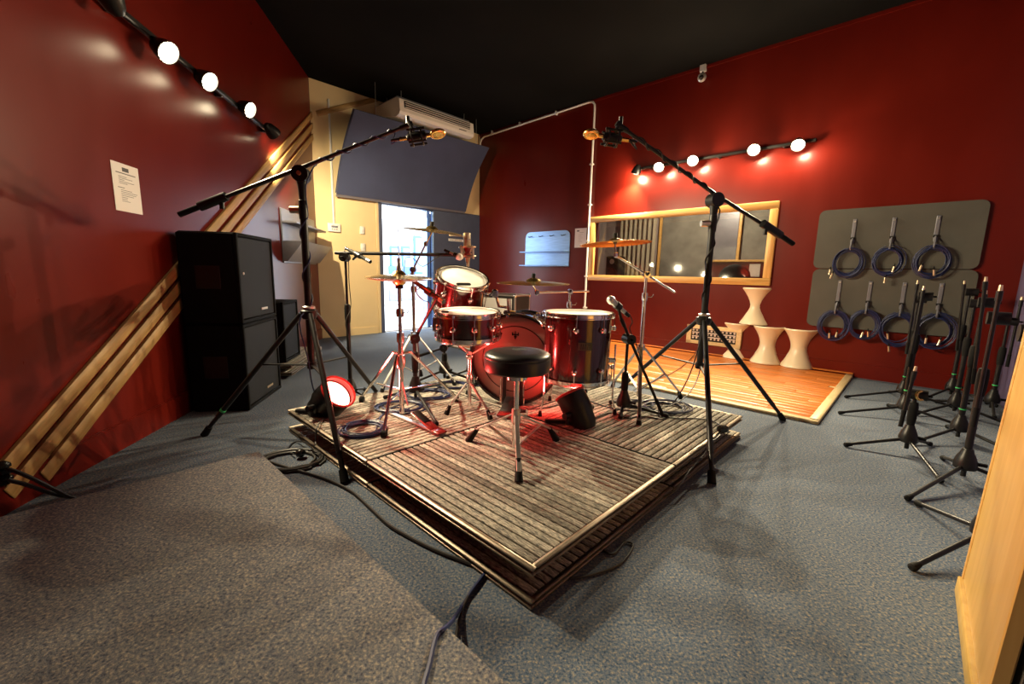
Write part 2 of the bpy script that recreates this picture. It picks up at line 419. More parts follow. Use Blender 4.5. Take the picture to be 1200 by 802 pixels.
# raised laminate floor along the window
FU0, FU1, FV = .005, 4.35, 2.16
wood_floor = MB(); vs = [P2(RW(FU0, 0, .0)), P2(RW(FU1, 0, .0)), P2(RW(FU1, 0, FV)), P2(RW(FU0, 0, FV))]
wood_floor.prism(vs[::-1], .012)
wood_floor = tag(mesh_obj('wood_floor', wood_floor, M['pale_trim'], None, 0), kind='structure')
PW, PL = .0905, 1.29
rows = int((FV - .03) / PW)
plank_cache = {}
def plank_mesh(L):
    k = round(L, 3)
    if k not in plank_cache:
        o = mesh_obj('plank', MB().cbox((0, 0, .004), (L - .003, PW - .0025, .008), .0015), M['plank']); plank_cache[k] = o.data
        bpy.data.objects.remove(o)
    return plank_cache[k]
Rz = Matrix((RD, RN, V((0, 0, 1)))).transposed().to_4x4()
for r in range(rows):
    off = (.37 * r * 1.0) % 1.0 * PL
    u = FU0 + .06 - off
    while u < FU1 - .05:
        a = max(u, FU0 + .06); b = min(u + PL, FU1 - .04)
        if b - a > .08:
            L = round((b - a) / .05) * .05 if b - a < PL - .01 else PL
            o = bpy.data.objects.new('plank', plank_mesh(b - a)); COL.objects.link(o)
            o.matrix_world = Matrix.Translation(RW((a + b) / 2, .012, .03 + PW * (r + .5) - .0)) @ Rz
            o.parent = wood_floor
        u += PL
for (a, b, w) in ((RW(FU0 + .03, .012, .02), RW(FU0 + .03, .012, FV + .0), .062), (RW(FU0, .012, FV - .01), RW(FU1, .012, FV - .01), .05), (RW(FU0, .03, .02), RW(FU1, .03, .02), .03)):
    d = (b - a).normalized(); L = (b - a).length
    o = mesh_obj('edge_trim', MB().cbox((L / 2, 0, .008), (L, w, .018), .005), M['pale_trim'] if w > .04 else M['plank'])
    o.matrix_world = axes(a, d, V((0, 0, 1)).cross(d), V((0, 0, 1))); o.parent = wood_floor

# ------------------------------------------------------------------ control-room window in the right wall
win = struct('window_1', MB().prism([P2(RW(WU0, 0, -T)), P2(RW(WU1, 0, -T)), P2(RW(WU1, 0, -.02)), P2(RW(WU0, 0, -.02))][::-1], .012, Matrix.Translation((0, 0, WZ0))), M['teal'], smooth=0)
FW = .085
def wbar(u0, z0, u1, z1, w):
    a = RW(u0, z0, .012); b = RW(u1, z1, .012); d = (b - a).normalized(); L = (b - a).length
    o = mesh_obj('window_frame', MB().cbox((L / 2, 0, 0), (L, w, .05), .006), M['frame_wood']); o.matrix_world = axes(a, d, RN.cross(d), RN); o.parent = win
OU0, OU1, OZ0, OZ1 = .895, 3.455, .952, 1.926
wbar(OU0, OZ0 + FW / 2, OU1, OZ0 + FW / 2, FW); wbar(OU0, OZ1 - FW / 2, OU1, OZ1 - FW / 2, FW)
wbar(OU0 + FW / 2, OZ0 + FW, OU0 + FW / 2, OZ1 - FW, FW); wbar(OU1 - FW / 2, OZ0 + FW, OU1 - FW / 2, OZ1 - FW, FW)
gl = (Z_ := V((0, 0, 1))) * (WZ1 - WZ0 - .02) - RN * .105
g = MB(); gy = gl.normalized()
g.box((0, 0, 0), (WU1 - WU0 - .01, gl.length, .008), axes(RW((WU0 + WU1) / 2, WZ0 + .012, -.035) + gl / 2, RD, gy, RD.cross(gy)))
struct('pane', g, M['glass'], win, 0)
# the room behind the glass
CD = 2.3
cr_ = merge(slab(RW(.0, 0, -T - .001), RW(0, 0, -CD), .0, 2.7, -RD, .1), slab(RW(4.6, 0, -T - .001), RW(4.6, 0, -CD), 0, 2.7, RD, .1), slab(RW(-.1, 0, -CD), RW(4.7, 0, -CD), 0, 2.7, -RN, .1))
struct('wall_control', cr_, M['mauve'], smooth=0)
k = MB(); q4 = [P2(RW(-.1, 0, -T)), P2(RW(4.7, 0, -T)), P2(RW(4.7, 0, -CD - .1)), P2(RW(-.1, 0, -CD - .1))]
struct('floor_control', MB().prism(q4, .05, Matrix.Translation((0, 0, -.05))), M['carpet'], smooth=0)
struct('ceiling_control', MB().prism(q4, .05, Matrix.Translation((0, 0, 2.7))), M['mauve'], smooth=0)
def rwo(px, py, off): 
    p = onp(px, py, RA + RN * off, RN); r = p - RA
    return r.dot(RD), p.z
# slatted diffuser
D0 = -CD + .10
us = [rwo(x, 300, D0)[0] for x in (724, 767)]
t = thing('slatted_diffuser', 'pale vertical slat diffuser seen through the control room window, left side', 'diffuser', RW((us[0] + us[1]) / 2, 0, -CD))
part('back_board', MB().cbox((0, 0, 0), (us[0] - us[1], .02, 2.4), .004, axes(RW((us[0] + us[1]) / 2, 1.25, -CD + .015), RD, RN, V((0, 0, 1)))), M['mauve'], t)
n = 8
for i in range(n):
    u = us[1] + (us[0] - us[1]) * (i + .5) / n
    part('slat', MB().cbox((0, 0, 0), (.036, .09, 2.4), .004, axes(RW(u, 1.25, -CD + .07), RD, RN, V((0, 0, 1)))), M['slat'], t)
# acoustic panels between timber posts
for (x0, x1, lab) in ((772, 829, 'large grey fabric acoustic panel seen through the control room window beside the slats'), (833, 862, 'narrow blue-grey acoustic panel between timber posts behind the window'), (867, 905, 'grey acoustic panel at the right end of the control room window')):
    a = rwo(x0, 300, D0)[0]; b = rwo(x1, 300, D0)[0]
    t = thing('fabric_screen', lab, 'screen', RW((a + b) / 2, .0, -CD))
    part('fabric', MB().cbox((0, 0, 0), (abs(a - b), .05, 2.3), .015, axes(RW((a + b) / 2, 1.25, -CD + .03), RD, RN, V((0, 0, 1)))), M['grey_curtain'] if x0 != 833 else M['shelf_grey'], t)
    part('post', MB().cbox((0, 0, 0), (.045, .07, 2.4), .004, axes(RW(b - .02 if x0 != 772 else a + .02, 1.25, -CD + .04), RD, RN, V((0, 0, 1)))), M['frame_wood'], t)
# red panel with timber cap put in for a reflection in the glass, a monitor and a notice near the window
Dd = -1.45
a = rwo(826, 315, Dd); b = rwo(905, 308, Dd)
t = thing('reflection_panel', 'red panel with timber cap put in for a reflection, low behind the control room window', 'desk', RW((a[0] + b[0]) / 2, 0, Dd))
zt = rwo(870, 307, Dd)[1]
part('screen', MB().cbox((0, 0, 0), (a[0] - b[0], .04, zt), .006, axes(RW((a[0] + b[0]) / 2, zt / 2 + .0, Dd), RD, RN, V((0, 0, 1)))), M['red_wall'], t)
part('cap', MB().cbox((0, 0, 0), (a[0] - b[0], .08, .035), .006, axes(RW((a[0] + b[0]) / 2, zt + .012, Dd), RD, RN, V((0, 0, 1)))), M['frame_wood'], t)
un, zn = rwo(884, 317, Dd + .03)
t2 = single('notice_paper', MB().cbox((0, 0, 0), (.15, .003, .19), .001, axes(RW(un, zn, Dd + .024), RD, RN, V((0, 0, 1)))), M['paper'], 'small white paper stuck on the red panel behind the window', 'paper', origin=RW(un, zn, Dd + .024))
us_, zs_ = rwo(721, 316, -1.3)
t = thing('studio_monitor', 'dark grey studio monitor speaker at the left end behind the control room window', 'speaker', RW(us_, 0, -1.3))
part('cabinet', MB().cbox((0, 0, 0), (.26, .26, .44), .012, axes(RW(us_, zs_ + .02, -1.3), RD, RN, V((0, 0, 1)))), M['black'], t)
part('woofer', MB().lathe([(0, -.01), (.05, -.015), (.09, .01), (.10, .012), (.10, 0)], 20, frame(RW(us_, zs_ - .06, -1.165), RN)), M['grille'], t)
part('tweeter', MB().lathe([(0, .012), (.03, .004), (.045, .006), (.045, 0)], 16, frame(RW(us_, zs_ + .14, -1.168), RN)), M['steel'], t)
part('stand', MB().cbox((0, 0, 0), (.22, .22, zs_ - .2), .01, axes(RW(us_, (zs_ - .2) / 2, -1.3), RD, RN, V((0, 0, 1)))), M['mauve'], t)
# chair back near the glass
uch, zch = rwo(861, 319, -.75)
t = thing('office_chair', 'dark rounded chair back showing low behind the control room window', 'chair', RW(uch, 0, -.75))
part('backrest', MB().ball((0, 0, 0), 1, 20, 1, axes(RW(uch, zch - .06, -.75), RD * .21, RN * .05, Z_ * .17)), M['grille'], t)
part('back_post', MB().cyl(RW(uch, .45, -.80), RW(uch, zch - .1, -.79), .022, 10), M['black'], t)
part('seat', MB().cbox((0, 0, 0), (.44, .44, .08), .03, axes(RW(uch, .45, -1.0 + .0), RD, RN, Z_)), M['grille'], t)
part('column', MB().cyl(RW(uch, .06, -1.0), RW(uch, .42, -1.0), .028, 10), M['black'], t)
for k_ in range(5): part('base_arm', MB().cyl(RW(uch, .08, -1.0), RW(uch + .26 * math.cos(1.257 * k_), .04, -1.0 + .26 * math.sin(1.257 * k_)), .018, 8), M['black'], t)
# unseen lamp added to brighten the control room
t = thing('fill_lamp', 'round white lamp added to brighten the control room, unseen above the window', 'lamp', RW(2.3, 2.7, -1.0))
part('diffuser', MB().lathe([(0, -.09), (.10, -.08), (.15, -.04), (.16, 0)], 24, Matrix.Translation(RW(2.3, 2.7, -1.0))), emit('warm_diffuser', (1, .85, .65), 6), t)
ld = bpy.data.lights.new('control_fill', 'POINT'); ld.energy = 160; ld.color = (1, .84, .62); ld.shadow_soft_size = .15
lo = bpy.data.objects.new('control_fill', ld); COL.objects.link(lo); lo.location = RW(2.3, 2.5, -1.0)

# ------------------------------------------------------------------ double door in the back wall
def bwbox(q0, q1, z0, z1, o0, o1, ch=.004):
    return MB().cbox((0, 0, 0), (abs(q1 - q0), abs(z1 - z0), abs(o1 - o0)), ch, axes(BW((q0 + q1) / 2, (z0 + z1) / 2, (o0 + o1) / 2), RN, V((0, 0, 1)), -RN.cross(V((0, 0, 1))) if False else RN.cross(V((0, 0, 1)))))
door1 = struct('door_1', bwbox(DQ1 - .065, DQ1, 0, DZ1, -.12, .02), M['navy_door'], smooth=0)
struct('door_frame', bwbox(0, DQ1 - .065, DZ1 - .05, DZ1, -.12, .015), M['navy_door'], door1, 0)
struct('door_frame', bwbox(DQ1, DQ1 + .045, 0, DZ1 + .045, 0, .018), M['cream'], door1, 0)
struct('threshold', bwbox(1.13, DQ1 - .065, 0.002, .018, -.12, .0), M['alu'], door1, 0)
leaf = struct('door_leaf', bwbox(.012, 1.115, .012, DZ1 - .012, -.04, .03), M['navy_door'], door1, 0)
struct('door_edge', bwbox(1.115, 1.135, .012, DZ1 - .055, -.04, .02), M['shelf_steel'], door1, 0)
# the open leaf, swung outwards on the right
struct('open_leaf', bwbox(.14, 1.10, .012, DZ1 - .06, -.27, -.225), M['navy_door'], door1, 0)
for q in (1.165, 1.215): struct('jamb_bar', bwbox(q, q + .02, .012, DZ1 - .055, -.16, -.02), M['blue_paint'] if q < 1.2 else M['shelf_steel'], door1, 0)
struct('weather_strip', MB().cbox((0, 0, 0), (.02, 2.05, .03), .003, axes(BW(1.225, 1.04, -.16), RN, V((0, 0, 1)), RN.cross(V((0, 0, 1))))), M['shelf_steel'], door1, 0)
# door signs
def bwat(px, py, off=0.0): 
    p = onp(px, py, BC + BN * off, BN); r = p - BC
    return r.dot(RN), p.z
def sign(px0, py0, px1, py1, m, lab, marks):
    q0, z0 = bwat(px0, py0, .03); q1, z1 = bwat(px1, py1, .03)
    t = thing('door_sign', lab, 'sign', BW((q0 + q1) / 2, (z0 + z1) / 2, .03))
    part('plate', bwbox(q0, q1, z0, z1, .0302, .034, .001), m, t)
    mk = MB()
    for (f0, f1, col) in marks:
        b = bwbox(q0 + (q1 - q0) * f0, q0 + (q1 - q0) * f1, z0 + (z1 - z0) * .38, z0 + (z1 - z0) * .64, .0335, .0345, .0001)
        mk.add(b.v, b.f)
    part('print', mk, M['ink'], t)
sign(526, 274.6, 544, 278.2, M['connector'], 'small tan strip sign on the navy door, upper one', [(.08, .34, 0), (.38, .68, 0), (.74, .95, 0)])
sign(525.5, 279.5, 545, 284, M['paper'], 'small white strip sign on the navy door, below the tan one', [(.06, .30, 0), (.34, .56, 0), (.58, .80, 0)])

# outdoors beyond the door
struct('ground', MB().prism([P2(BW(-3, 0, -.17)), P2(BW(8, 0, -.17)), P2(BW(8, 0, -9)), P2(BW(-3, 0, -9))], .05, Matrix.Translation((0, 0, -.06))), M['concrete'], smooth=0)
bld = thing('neighbour_building', 'white building with blue window frames outside the open door', 'building', BW(2.6, 0, -5.2))
part('wall', bwbox(-2, 7.5, 0, 2.55, -5.4, -5.2), M['render'], bld)
def bpx(px, py, off=-5.2): return bwat(px, py, off)
for (x0, y0, x1, y1) in ((456, 288, 468, 322), (470, 288, 480, 322), (484, 276, 496, 322)):
    q0, z0 = bpx(x0, y0); q1, z1 = bpx(x1, y1)
    w = part('window', bwbox(q0, q1, z1, z0, -5.2, -5.15), M['blue_paint'], bld)
    wp = part('pane', bwbox(q0 + (q1 - q0) * .15, q1 - (q1 - q0) * .15, z1 + .08, z0 - .08, -5.17, -5.14), M['shelf_steel'], w)
q0, z0 = bpx(455, 330); q1, z1 = bpx(498, 352)
part('low_panel', bwbox(q0, q1, z1, z0, -5.2, -5.12), M['shelf_grey'], bld)
q0, z0 = bpx(455, 312); q1, z1 = bpx(484, 324)
part('sill_band', bwbox(q0, q1, z1, z0, -5.2, -5.13), M['blue_paint'], bld)
# ------------------------------------------------------------------ things on the walls and ceiling
Z = V((0, 0, 1))
AX_R = Matrix((RD, RN, Z)).transposed().to_4x4()          # x left along the right wall, y out of it
AX_L = Matrix((-LD, LN, Z)).transposed().to_4x4()
AX_B = Matrix((RN, BN, Z)).transposed().to_4x4()           # note: mirrored frame is avoided below
def rbox(u0, u1, z0, z1, o0, o1, ch=.003):
    return MB().cbox((0, 0, 0), (abs(u1 - u0), abs(o1 - o0), abs(z1 - z0)), ch, axes(RW((u0 + u1) / 2, (z0 + z1) / 2, (o0 + o1) / 2), RD, RN, Z))
def lbox(s0, s1, z0, z1, o0, o1, ch=.003):
    return MB().cbox((0, 0, 0), (abs(s1 - s0), abs(o1 - o0), abs(z1 - z0)), ch, axes(LW((s0 + s1) / 2, (z0 + z1) / 2, (o0 + o1) / 2), -LD, LN, Z))
def rpx(px, py, off=0.0): return rwo(px, py, off)
def lpx(px, py, off=0.0):
    p = onp(px, py, LA + LN * off, LN); return (p - LA).dot(LD), p.z

# slanted navy baffle over the door
tl, tr_, br, bl = BW(2.83, 3.20, .6), BW(.31, 3.24, .6), BW(.43, 2.165, .10), BW(2.90, 2.135, .10)
t = thing('acoustic_baffle', 'large navy fabric baffle slanting over the doorway below the air conditioner', 'acoustic panel', BW(1.6, 2.1, .1))
mb = MB(); NS = 14
fr_, bk = [], []
nrm = (tr_ - tl).cross(bl - tl).normalized()
if nrm.dot(CAM - tl) < 0: nrm = -nrm
for i in range(NS + 1):
    k = i / NS; bow = -.07 * math.sin(PI * k)
    a = bl.lerp(tl, k) + nrm * bow; b = br.lerp(tr_, k) + nrm * bow
    fr_.append((a, b)); bk.append((a - nrm * .06, b - nrm * .06))
vs = [p for ab in fr_ for p in ab] + [p for ab in bk for p in ab]; o2 = 2 * (NS + 1); fs = []
for i in range(NS):
    a = 2 * i; fs += [(a, a + 1, a + 3, a + 2), (o2 + a, o2 + a + 2, o2 + a + 3, o2 + a + 1), (a, a + 2, o2 + a + 2, o2 + a), (a + 1, o2 + a + 1, o2 + a + 3, a + 3)]
fs += [(0, o2, o2 + 1, 1), (2 * NS, 2 * NS + 1, o2 + 2 * NS + 1, o2 + 2 * NS)]
part('fabric_face', mb.add(vs, fs), M['navy'], t)
part('bottom_rail', MB().beam(bl - nrm * .03 - Z * .012, br - nrm * .03 - Z * .012, .07, .03, nrm), M['shelf_grey'], t)
for q in (.6, 2.5): part('hanger_wire', MB().cyl(BW(q, 3.2, .57), BW(q, CEIL, .57), .004, 6), M['steel'], t)

# air conditioner under the ceiling
t = thing('air_conditioner', 'cream ceiling air conditioner with dark front grille above the navy baffle', 'air conditioner', BW(1.5, 3.3, .35))
prof = [(0.02, 3.40), (.60, 3.27), (.70, 3.29), (.72, 3.33), (.70, 3.50), (.64, 3.53), (.02, 3.53)]
Mac = axes(BW(2.20, 0, 0), BN, Z, BN.cross(Z))
W_AC = 1.42
if BN.cross(Z).dot(-RN) < 0: Mac = axes(BW(.78, 0, 0), BN, Z, BN.cross(Z))
part('housing', MB().prism(prof, W_AC, Mac), M['white'], t, smooth=25)
part('air_outlet', bwbox(.86, 2.12, 3.385, 3.485, .702, .716, .004), M['black'], t)
for i in range(3): part('louvre', bwbox(.87, 2.11, 3.395 + .03 * i, 3.401 + .03 * i, .70, .732, .001), M['white'], t)
part('top_plate', bwbox(.8, 2.18, 3.53, 3.56, .1, .62), M['shelf_grey'], t)
for q, o in ((.9, .2), (2.1, .2), (.9, .6), (2.1, .6)): part('threaded_rod', MB().cyl(BW(q, 3.55, o), BW(q, CEIL, o), .006, 6), M['steel'], t)
part('nameplate', bwbox(.95, 1.1, 3.335, 3.348, .70, .7235, .001), M['ink'], t)

# trunking, wall control and switches on the cream wall
q0, z0 = bwat(391, 262); q1, z1 = bwat(389.5, 128)
t = thing('cable_trunking', 'thin white cable trunking dropping down the cream wall', 'trunking', BW(q0, z0, 0))
part('duct', bwbox(q0 - .014, q0 + .014, z0, 3.45, 0.001, .02), M['white'], t)
def wallplate(px, py, w, h, lab, name, cat, sw):
    q, z = bwat(px, py)
    t = thing(name, lab, cat, BW(q, z, 0))
    part('plate', bwbox(q - w / 2, q + w / 2, z - h / 2, z + h / 2, .001, .02 if sw else .03, .004), M['white'], t)
    if sw: part('rocker', bwbox(q - .016, q + .016, z - .02, z + .02, .02, .027, .003), M['paper'], t)
    else:
        part('display', bwbox(q - .05, q + .05, z + .0, z + .028, .03, .033, .001), M['shelf_grey'], t)
        for i in range(3): part('button', bwbox(q - .045 + .035 * i, q - .025 + .035 * i, z - .03, z - .018, .03, .034, .001), M['shelf_grey'], t)
wallplate(391, 267, .19, .12, 'white wall controller at the foot of the thin trunking', 'wall_controller', 'control panel', False)
wallplate(424, 270, .075, .12, 'upper white light switch on the cream wall left of the door', 'light_switch', 'light switch', True)
wallplate(425, 290, .075, .12, 'lower white light switch on the cream wall left of the door', 'light_switch', 'light switch', True)

# white conduit along the ceiling line and down beside the window
t = thing('conduit_pipe', 'white conduit pipe running under the ceiling and down beside the studio window', 'pipe', RW(3.47, 0, .03))
pts = [RW(6.03, 3.30, .035), RW(6.03, 3.48, .035), RW(6.0, 3.54, .035), RW(5.92, 3.575, .035), RW(3.58, 3.62, .035), RW(3.51, 3.605, .035), RW(3.48, 3.56, .035), RW(3.475, 3.48, .035), RW(3.483, .16, .035)]
part('pipe', MB().tube(pts, .016, 10), M['white'], t)
for z in (.5, 1.0, 1.55, 2.1, 2.7, 3.2): part('saddle_clip', rbox(3.455, 3.51, z, z + .025, .0, .054), M['white'], t)
for u in (4.2, 5.0, 5.7): part('saddle_clip', rbox(u, u + .025, 3.585, 3.64, .0, .054), M['white'], t)
# sensor below the ceiling
u, z = rpx(825, 80); u2, z2 = rpx(825.5, 93)
t = thing('ceiling_sensor', 'small white sensor with round grey eye high on the red wall', 'sensor', RW(u, z, 0))
part('junction_box', rbox(u - .035, u + .035, z - .05, z + .05, 0, .05), M['white'], t)
part('arm', MB().cyl(RW(u, z - .05, .03), RW(u2, z2 + .02, .05), .012, 8), M['black'], t)
part('eye', MB().lathe([(0, -.03), (.03, -.027), (.05, 0), (.052, .02), (.03, .03), (0, .032)], 18, frame(RW(u2, z2, .07), RN - Z * .3)), M['steel'], t)
part('lens', MB().lathe([(0, .022), (.026, .012), (.03, 0)], 14, frame(RW(u2, z2, .07) + (RN - Z * .3).normalized() * .026, RN - Z * .3)), M['black_gloss'], t)

# wall shelf by the door (right wall)
u0, u1, z0, z1 = rpx(667.5, 300)[0], rpx(616.5, 300)[0], 1.165, 1.755
t = thing('wall_shelf', 'steel backed wall shelf with two ledges and hooks on the red wall near the door', 'shelf', RW((u0 + u1) / 2, z0, 0))
R_ = .10
poly = [(u0, z0), (u1, z0), (u1, z1 - R_)] + [(u1 - R_ + R_ * math.cos(a), z1 - R_ + R_ * math.sin(a)) for a in [PI / 2 * i / 6 for i in range(1, 7)]] + [(u0 + R_ - R_ * math.sin(a), z1 - R_ + R_ * math.cos(a)) for a in [PI / 2 * i / 6 for i in range(0, 7)]]
part('back_plate', MB().prism(poly, .02, axes(RA + RN * .022, RD, Z, RD.cross(Z))), M['shelf_steel'], t)
for zz in (z0 + .012, z0 + .245): part('ledge', rbox(u0 + .0, u1 + .03, zz - .008, zz + .008, .0, .15), M['shelf_steel'], t)
for i in range(4):
    uc = u0 + (u1 - u0) * (i + .5) / 4
    part('hook', MB().tube([RW(uc - .045, z1 - .07, .03), RW(uc - .02, z1 - .085, .06), RW(uc, z1 - .09, .065), RW(uc + .02, z1 - .085, .06), RW(uc + .045, z1 - .07, .03)], .006, 6), M['black'], t)
# papers
def notice(plane, x0, y0, x1, y1, lab, name='notice_paper'):
    if plane == 'R':
        a = rpx(x0, y0, .003); b = rpx(x1, y1, .003); box = rbox; P_ = RW
    else:
        a = lpx(x0, y0, .003); b = lpx(x1, y1, .003); box = lbox; P_ = LW
    u0, u1 = sorted((a[0], b[0])); z0, z1 = sorted((a[1], b[1]))
    t = thing(name, lab, 'notice', P_((u0 + u1) / 2, (z0 + z1) / 2, .002))
    part('sheet', box(u0, u1, z0, z1, .0015, .003, .0002), M['paper'], t)
    w, h = u1 - u0, z1 - z0
    mk = MB(); sgn = 1
    def ln(x, y, l, th):           # x from the reader's left edge
        if plane == 'R': ua, ub = u1 - x * w, u1 - (x + l) * w
        else: ua, ub = u0 + x * w, u0 + (x + l) * w
        b = box(ua, ub, z0 + (1 - y) * h - th, z0 + (1 - y) * h, .0028, .0036, .0001); mk.add(b.v, b.f)
    if plane == 'L':
        ln(.38, .08, .24, .022); ln(.14, .195, .72, .005)
        for i, (x, l) in enumerate(((.22, .3), (.22, .5), (.22, .2), (.22, .56), (.22, .3))): ln(x, .27 + .035 * i, l, .0025)
        ln(.16, .50, .24, .0035)
        for i, (x, l) in enumerate(((.26, .4), (.26, .6), (.26, .55), (.26, .45), (.26, .22), (.26, .2), (.26, .3))): ln(x, .55 + .038 * i, l, .0025)
    else:
        ln(.18, .10, .2, .02); ln(.4, .22, .35, .004)
        for i, l in enumerate((.35, .3, .38, .25, .33)): ln(.32, .32 + .09 * i, l, .003)
    part('print', mk, M['ink'], t)
notice('L', 129, 187, 167.5, 252, 'white printed notice sheet on the left red wall')
notice('R', 674, 268, 686.5, 290, 'small white notice sheet beside the studio window and conduit')
# grey rack shelf on the left wall
s0, zt = lpx(327, 243); s1, _ = lpx(366, 252); _, zb = lpx(331, 308)
t = thing('wall_shelf', 'grey metal wall shelf on left wall behind the overhead microphone stand', 'shelf', LW((s0 + s1) / 2, zb, 0))
part('back_plate', lbox(s0, s1, zb, zt, .002, .02), M['shelf_grey'], t)
zz = lpx(333, 261)[1]
part('ledge', lbox(s0 + .02, s1 + .02, zz - .012, zz + .012, .0, .17), M['shelf_grey'], t)
b0 = zb + .02; b1 = zb + .25
tr_m = axes(LW(s0, 0, 0), LN, Z, LN.cross(Z))
dirn = 1 if LN.cross(Z).dot(LD) > 0 else -1
bin_prof = [(.02, b0), (.06, b0 - .0), (.24, b1), (.225, b1), (.05, b0 + .015), (.02, b0 + .015)]
orig = LW(s0, 0, 0) if dirn > 0 else LW(s1 + .02, 0, 0)
part('sloped_tray', MB().prism(bin_prof, s1 - s0 + .02, axes(orig, LN, Z, LN.cross(Z))), M['shelf_grey'], t, smooth=0)
for s in (s0, s1 + .015): part('tray_end', MB().prism([(.02, b0), (.06, b0), (.24, b1), (.02, b1)], .006, axes(LW(s, 0, 0), LN, Z, LN.cross(Z))), M['shelf_grey'], t, smooth=0)
# patch bay low on the right wall
t = thing('patch_bay', 'timber framed patch bay of sockets low on the red wall', 'patch bay', RW(1.5, .15, 0))
pu0, pu1, pz0, pz1 = 1.14, 1.82, .155, .405
part('panel', rbox(pu0 + .05, pu1 - .05, pz0 + .04, pz1 - .04, .001, .02), M['black'], t)
for (a, b, c, d) in ((pu0, pu1, pz1 - .045, pz1), (pu0, pu1, pz0, pz0 + .045), (pu0, pu0 + .06, pz0, pz1), (pu1 - .06, pu1, pz0, pz1)):
    part('frame_rail', rbox(a, b, c, d, .001, .035), M['pale_trim'], t)
for r in range(3):
    z = pz0 + .07 + .052 * r
    part('label_strip', rbox(pu0 + .07, pu1 - .07, z + .024, z + .036, .02, .0235, .001), M['paper'], t)
    for i in range(12):
        u = pu0 + .085 + (pu1 - pu0 - .17) * i / 11
        part('socket', MB().lathe([(0, .002), (.008, .002), (.009, .006), (.013, .006), (.014, 0)], 8, frame(RW(u, z + .008, .02), RN)), M['steel'], t)

# ------------------------------------------------------------------ two wall bars of tungsten spots
def spot_bar(name, lab, Pw, ends, zbar, off, heads, spill, d, bar_off_pos):
    t = thing(name, lab, 'spotlight bar', Pw(sum(ends) / 2, zbar, 0))
    part('bar', MB().beam(Pw(ends[0], zbar, off), Pw(ends[1], zbar, off), .035, .035), M['black'], t)
    for s in bar_off_pos:
        part('wall_bracket', MB().beam(Pw(s, zbar, 0.002), Pw(s, zbar, off), .03, .05), M['black'], t)
    for (s, dz, aim, on) in heads:
        base = Pw(s, zbar, off); c = Pw(s, zbar + dz, off + .055)
        dv = (V(aim) - c).normalized()
        F_ = frame(c, dv)
        hd = part('lamp_head', MB().lathe([(0, -.075), (.022, -.075), (.034, -.06), (.046, -.045), (.066, .02), (.069, .05), (.063, .05), (.058, .02), (.03, -.01), (0, -.012)], 18, F_), M['black'], t)
        part('yoke', MB().tube([base, base.lerp(c, .4) - Z * .01, c - dv * .04], .009, 8), M['black'], hd)
        if on:
            part('lamp', MB().lathe([(0, .042), (.036, .040), (.054, .031), (.059, .022)], 18, F_), M['bulb'], hd)
            L = bpy.data.lights.new('tungsten_spot', 'SPOT'); L.energy = LAMP_W * on; L.color = LAMP_COL
            L.spot_size = math.radians(104); L.spot_blend = 1.0; L.shadow_soft_size = .022
            o = bpy.data.objects.new('tungsten_spot', L); COL.objects.link(o)
            o.matrix_world = frame(c + dv * .062, -dv)
            L2 = bpy.data.lights.new('lamp_spill', 'POINT'); L2.energy = LAMP_W * on * spill; L2.color = LAMP_COL; L2.shadow_soft_size = .04
            o2 = bpy.data.objects.new('lamp_spill', L2); COL.objects.link(o2); o2.location = c + dv * .085
    return t
SB_R = [(2.67, -.03, RW(3.0, 1.6, .1), 1.0), (2.34, -.02, (.2, 3.0, .1), .8), (1.89, -.01, (.1, 2.2, .1), 1.15), (1.19, -.0, (.3, 2.0, .1), 1.15), (.757, -.02, (1.4, 2.4, .0), .8)]
spot_bar('spotlight_bar', 'black wall bar of lit spotlights above the studio window', RW, (.60, 2.76), 2.52, .07, SB_R, .11, 0, (.9, 1.6, 2.5))
def lh(px, py, zb=2.42):
    s_, z_ = lpx(px, py, .15); return s_, z_ - zb
SB_L = [(.72, -.02, LW(.35, 3.0, .02), .25), (*lh(198, 58), (1.0, 2.4, .3), 1.1), (*lh(246, 93), (1.2, 2.9, .4), 1.3), (*lh(293, 127), (2.0, 3.6, .5), 1.4), (*lh(322, 153), BW(1.9, .9), 1.25)]
spot_bar('spotlight_bar', 'black wall bar of lit spotlights high on the left red wall', LW, (.60, 3.05), 2.42, .06, SB_L, .0035, 0, (.85, 2.0, 2.9))

